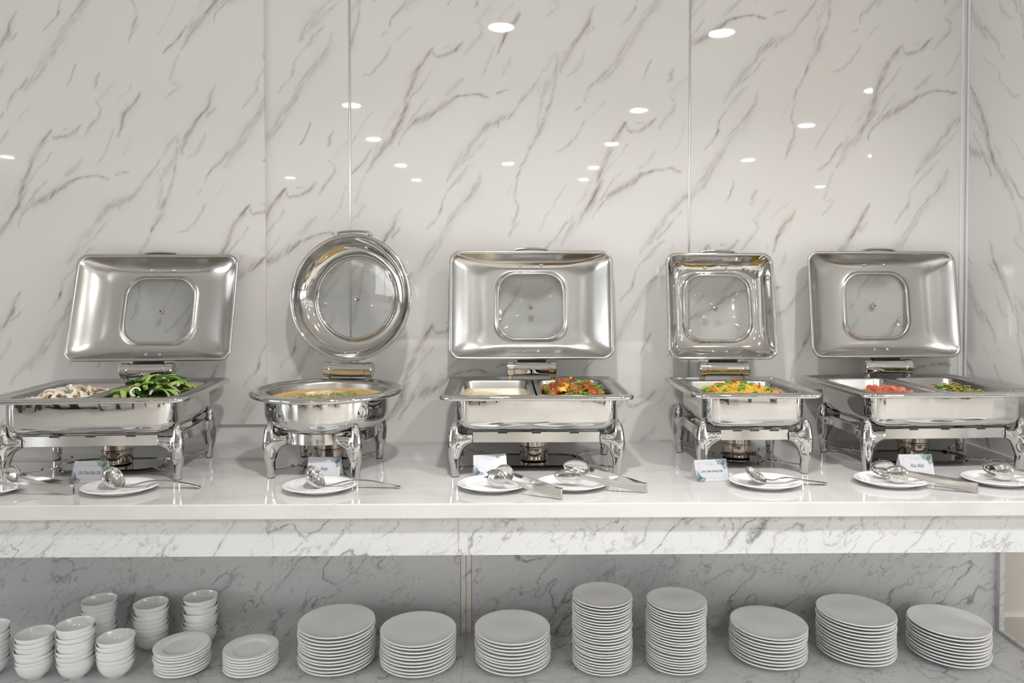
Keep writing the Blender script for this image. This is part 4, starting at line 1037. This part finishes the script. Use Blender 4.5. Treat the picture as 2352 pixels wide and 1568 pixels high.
def card(x, y, rz, words, lab, size=.0105):
    lean = math.radians(22)
    root = empty('menu_card', (x, y, TOP + .0008), rz); tag(root, lab, 'card', 'menu cards on the worktop')
    f = mesh('front_sheet', *box(-CW / 2, CW / 2, 0, .0006, 0, CH), M_PAPER, root, smooth=False); f.rotation_euler = (-lean, 0, 0)
    by = CH * math.sin(lean) * 2
    b = mesh('back_sheet', *box(-CW / 2, CW / 2, -.0006, 0, 0, CH), M_PAPER, root, smooth=False); b.location = (0, by, 0); b.rotation_euler = (lean, 0, 0)
    a = mesh('acrylic_cover', *box(-CW / 2 - .001, CW / 2 + .001, -.0024, -.0012, 0, CH + .0015), M_ACRYL, f, smooth=False)
    y0 = -.0005
    m = .011; t = .0005
    fr = merge(box(-CW / 2 + m, CW / 2 - m, y0, y0 + .0004, m - t, m), box(-CW / 2 + m, CW / 2 - m, y0, y0 + .0004, CH - m * .8, CH - m * .8 + t), box(-CW / 2 + m - t, -CW / 2 + m, y0, y0 + .0004, m, CH - m * .8), box(CW / 2 - m, CW / 2 - m + t, y0, y0 + .0004, m, CH - m * .8))
    mesh('border_line', *fr, M_LINE, f, smooth=False)
    mesh('crest', *merge(box(-.0165, -.006, y0, y0 + .0004, CH - .0148, CH - .0138), box(.006, .0165, y0, y0 + .0004, CH - .0148, CH - .0138), box(-.0022, .0022, y0, y0 + .0004, CH - .0165, CH - .0150), box(-.0014, .0014, y0, y0 + .0004, CH - .0145, CH - .0118)), M_LINE, f, smooth=False)
    for mt, cfg in ((M_TEAL, [(CW / 2 - .002, CH - .002, 3.5, .028), (CW / 2 - .001, CH - .002, 4.4, .028), (-CW / 2 + .001, .002, .25, .026), (-CW / 2 + .002, .001, 1.25, .024)]),
                    (M_TEALD, [(CW / 2 - .001, CH - .001, 4.0, .022), (-CW / 2 + .001, .001, .75, .020)]), (M_TEALL, [(CW / 2 - .003, CH - .001, 3.2, .030), (-CW / 2 + .001, .004, 1.5, .028)])):
        parts = [frond(*q) for q in cfg]; V, Fc = merge(*parts)
        V = [(min(max(v[0], -CW / 2 + .0003), CW / 2 - .0003), y0 - (.0001 if mt is M_TEALD else 0), min(max(v[1], .0003), CH - .0003)) for v in V]
        mesh('leaf_print', V, Fc, mt, f, smooth=False)
    if words:
        V, Fc = text_mesh(words, size)
        w = max(v[0] for v in V) - min(v[0] for v in V); k = min(1.0, .068 / w)
        V = [(v[0] * k, y0 - .0002, v[1] * k * 1.3 + CH * .46) for v in V]
        mesh('lettering', V, Fc, M_INK, f, smooth=False)
card(-1.215, 2.156, math.radians(-2), 'Cải Thìa Xào Tỏi', 'small white menu card reading of greens, beside the left ladle', .0115)
card(-.536, 2.196, math.radians(-3), 'Soup', 'small white soup menu card behind the ladle at the round dish', .0115)
card(-.033, 2.222, math.radians(9), '', 'small white menu card half hidden by the fork-ended tongs', .010)
card(.627, 2.150, math.radians(8), 'Cơm Chiên Dương Châu', 'small white menu card standing clear before the rice dish', .0115)
card(1.272, 2.205, math.radians(-1), 'Xúc Xích', 'small white menu card behind the tongs at the sausage dish', .0115)

# ------------------------------------------------------------------ utensils
def shell_cap(axis_l, axis_h, axis_d, L, Hh, D, th=.0012, tines=0, n=24, k=7):
    """spoon shell: half ellipsoid with rim in the plane (l, h), bulging along d; solid"""
    al, ah, ad = Vector(axis_l), Vector(axis_h), Vector(axis_d)
    rings_o, rings_i = [], []
    for i in range(k + 1):
        q = i / k; a = q * math.pi / 2
        for R, off in ((rings_o, 0.0), (rings_i, th)):
            ring = []
            for j in range(n):
                b = 2 * math.pi * j / n
                rr = math.cos(a) if i < k else .02
                ll, hh = math.cos(b), math.sin(b)
                sl = L / 2 * rr * (1.0 if ll > 0 else 1.0) * (1 - .0); sh = Hh / 2 * rr * (1 - .18 * ll)
                d = D * math.sin(a) - off
                ring.append(tuple(al * (ll * (sl - off)) + ah * (hh * (sh - off)) + ad * d))
            R.append(np.array(ring))
    return loft(rings_o[::-1] + rings_i, cap0=True, cap1=True)
def strap(P, h, th, up=(0, 0, 1)):
    """vertical strip along path; h list of heights"""
    P = [Vector(p) for p in P]; rings = []
    for i, p in enumerate(P):
        t = (P[min(i + 1, len(P) - 1)] - P[max(i - 1, 0)]); t.z *= .2; t.normalize()
        s = t.cross(Vector(up)).normalized(); u = Vector(up)
        hh = h[i] / 2
        rings.append(np.array([tuple(p + s * (a * th / 2) + u * (b * hh)) for a, b in ((-1, -1), (1, -1), (1, 1), (-1, 1))]))
    return loft(rings, cap0=True, cap1=True)
def tongs(E, H1, H2, lab, head=(.070, .050, .014), fork=True, arm=(.029, .011), flat=False):
    """E spring end, H1 near head, H2 far head (world)"""
    root = empty('serving_tongs', (E[0], E[1], TOP)); tag(root, lab, 'tongs', 'serving tongs on the worktop')
    loc = lambda p: Vector(p) - Vector((E[0], E[1], TOP))
    e = loc(E)
    h1, h2 = loc(H1), loc(H2)
    side = Vector((0, 1, 0))
    heads = []
    for hv, sg in ((h1, -1), (h2, 1)):
        d = (hv - e); d.z = 0; L = d.length; d.normalize(); nrm = Vector((-d.y, d.x, 0)); nrm = nrm if nrm.y * sg > 0 else -nrm
        a = e + side * sg * .006; a.z = arm[0] / 2 + .001
        b = hv - d * (head[0] * .42); 
        mid = a.lerp(b, .5) + nrm * .007
        P = bez([a, mid, b], 7)
        hs = list(np.interp(np.linspace(0, 1, len(P)), [0, .06, .4, .8, 1], [arm[0], arm[0] * .97, (arm[0] + arm[1]) * .46, arm[1] * .85, arm[1] * .85]))
        mesh('arm', *strap(P, hs, .0016), M_UTENSIL, root, angle=40)
        al = d.copy(); al.z = (hv.z - b.z) * .0; ah = Vector((0, 0, 1))
        V, Fc = shell_cap(al, ah, nrm, *head)
        V = [tuple(Vector(v) + hv - nrm * (head[2] * .35)) for v in V]
        if fork and sg < 0:
            # three tines: notches cut into the tip of the spoon
            V = [tuple(Vector(v) - al * (0.0 if (Vector(v) - hv).dot(al) < head[0] * .30 else (.016 if abs(math.sin((v[2] - hv.z) * 210)) > .72 else 0.0))) for v in V]
        mesh('spoon_head', V, Fc, M_UTENSIL, root)
    # spring bend joining the two arms
    P = [(e.x + .006 * math.cos(a) , e.y + .0062 * math.sin(a), arm[0] / 2 + .001) for a in np.linspace(-math.pi / 2, math.pi / 2, 9)]
    mesh('spring_bend', *strap(P, [arm[0]] * 9, .0016), M_UTENSIL, root, angle=60)
PZ = TOP + .008
tongs((-1.195, 2.045, TOP), (-1.470, 2.060, PZ + .027), (-1.412, 2.128, PZ + .030), 'steel tongs resting on the plate at the left picture edge')
tongs((.160, 1.982, TOP), (-.020, 2.062, PZ + .028), (.012, 2.118, PZ + .030), 'fork-ended steel tongs at the middle dish, left of two pairs')
tongs((.402, 2.040, TOP), (.192, 2.078, PZ + .028), (.222, 2.150, PZ + .036), 'flat channel steel tongs at the middle dish, right of two pairs', head=(.085, .046, .010), fork=False, arm=(.026, .016))
tongs((1.328, 2.024, TOP), (1.140, 2.090, PZ + .027), (1.128, 2.138, PZ + .033), 'steel tongs before the sausage card')
tongs((1.660, 2.050, TOP), (1.462, 2.110, PZ + .028), (1.470, 2.150, PZ + .031), 'steel tongs cut by the right picture edge')

def ladle(name, c, n, r, depth, hpath, lab, cat, ratio=1.0):
    root = empty(name, (c[0], c[1], TOP)); tag(root, lab, cat)
    n = Vector(n).normalized(); down = (Vector((1, 0, 0)) - n * n.x).normalized(); down = -down if down.z > 0 else down
    other = n.cross(down)
    V, Fc = shell_cap(down, other, -n, r * 2, r * 2 * ratio, depth, .0014, n=36, k=9)
    cz = Vector((0, 0, c[2]))
    mesh('bowl', [tuple(Vector(v) + cz) for v in V], Fc, M_UTENSIL, root)
    s = cz + down * (r - .001)
    P = bez([s] + [Vector(p) for p in hpath], 6); K = len(P)
    mesh('handle', *tube(P, list(np.interp(np.linspace(0, 1, K), [0, .15, .7, 1], [.0024, .0022, .0022, .0026])), 10, list(np.interp(np.linspace(0, 1, K), [0, .2, .8, 1], [2.6, 2.0, 2.8, 3.4]))), M_UTENSIL, root)
nn = (.79, -.12, .62)
ladle('soup_ladle', (-1.098, 2.085, .036), nn, .037, .024, [(.045, .002, .012), (.10, .006, .024), (.16, .010, .022), (.236, .016, .004)], 'steel ladle on the oval plate at the left dish', 'ladle')
ladle('soup_ladle', (-.528, 2.085, .036), nn, .037, .024, [(.045, .002, .012), (.10, .004, .024), (.16, .006, .021), (.238, .006, .004)], 'steel ladle on the oval plate at the round dish', 'ladle')
ladle('serving_spoon', (.736, 2.095, .034), (.50, -.42, .76), .037, .015, [(.052, .002, .018), (.09, .006, .024), (.15, .010, .014), (.208, .014, .005)], 'steel serving spoon on the oval plate at the rice dish', 'spoon', .72)
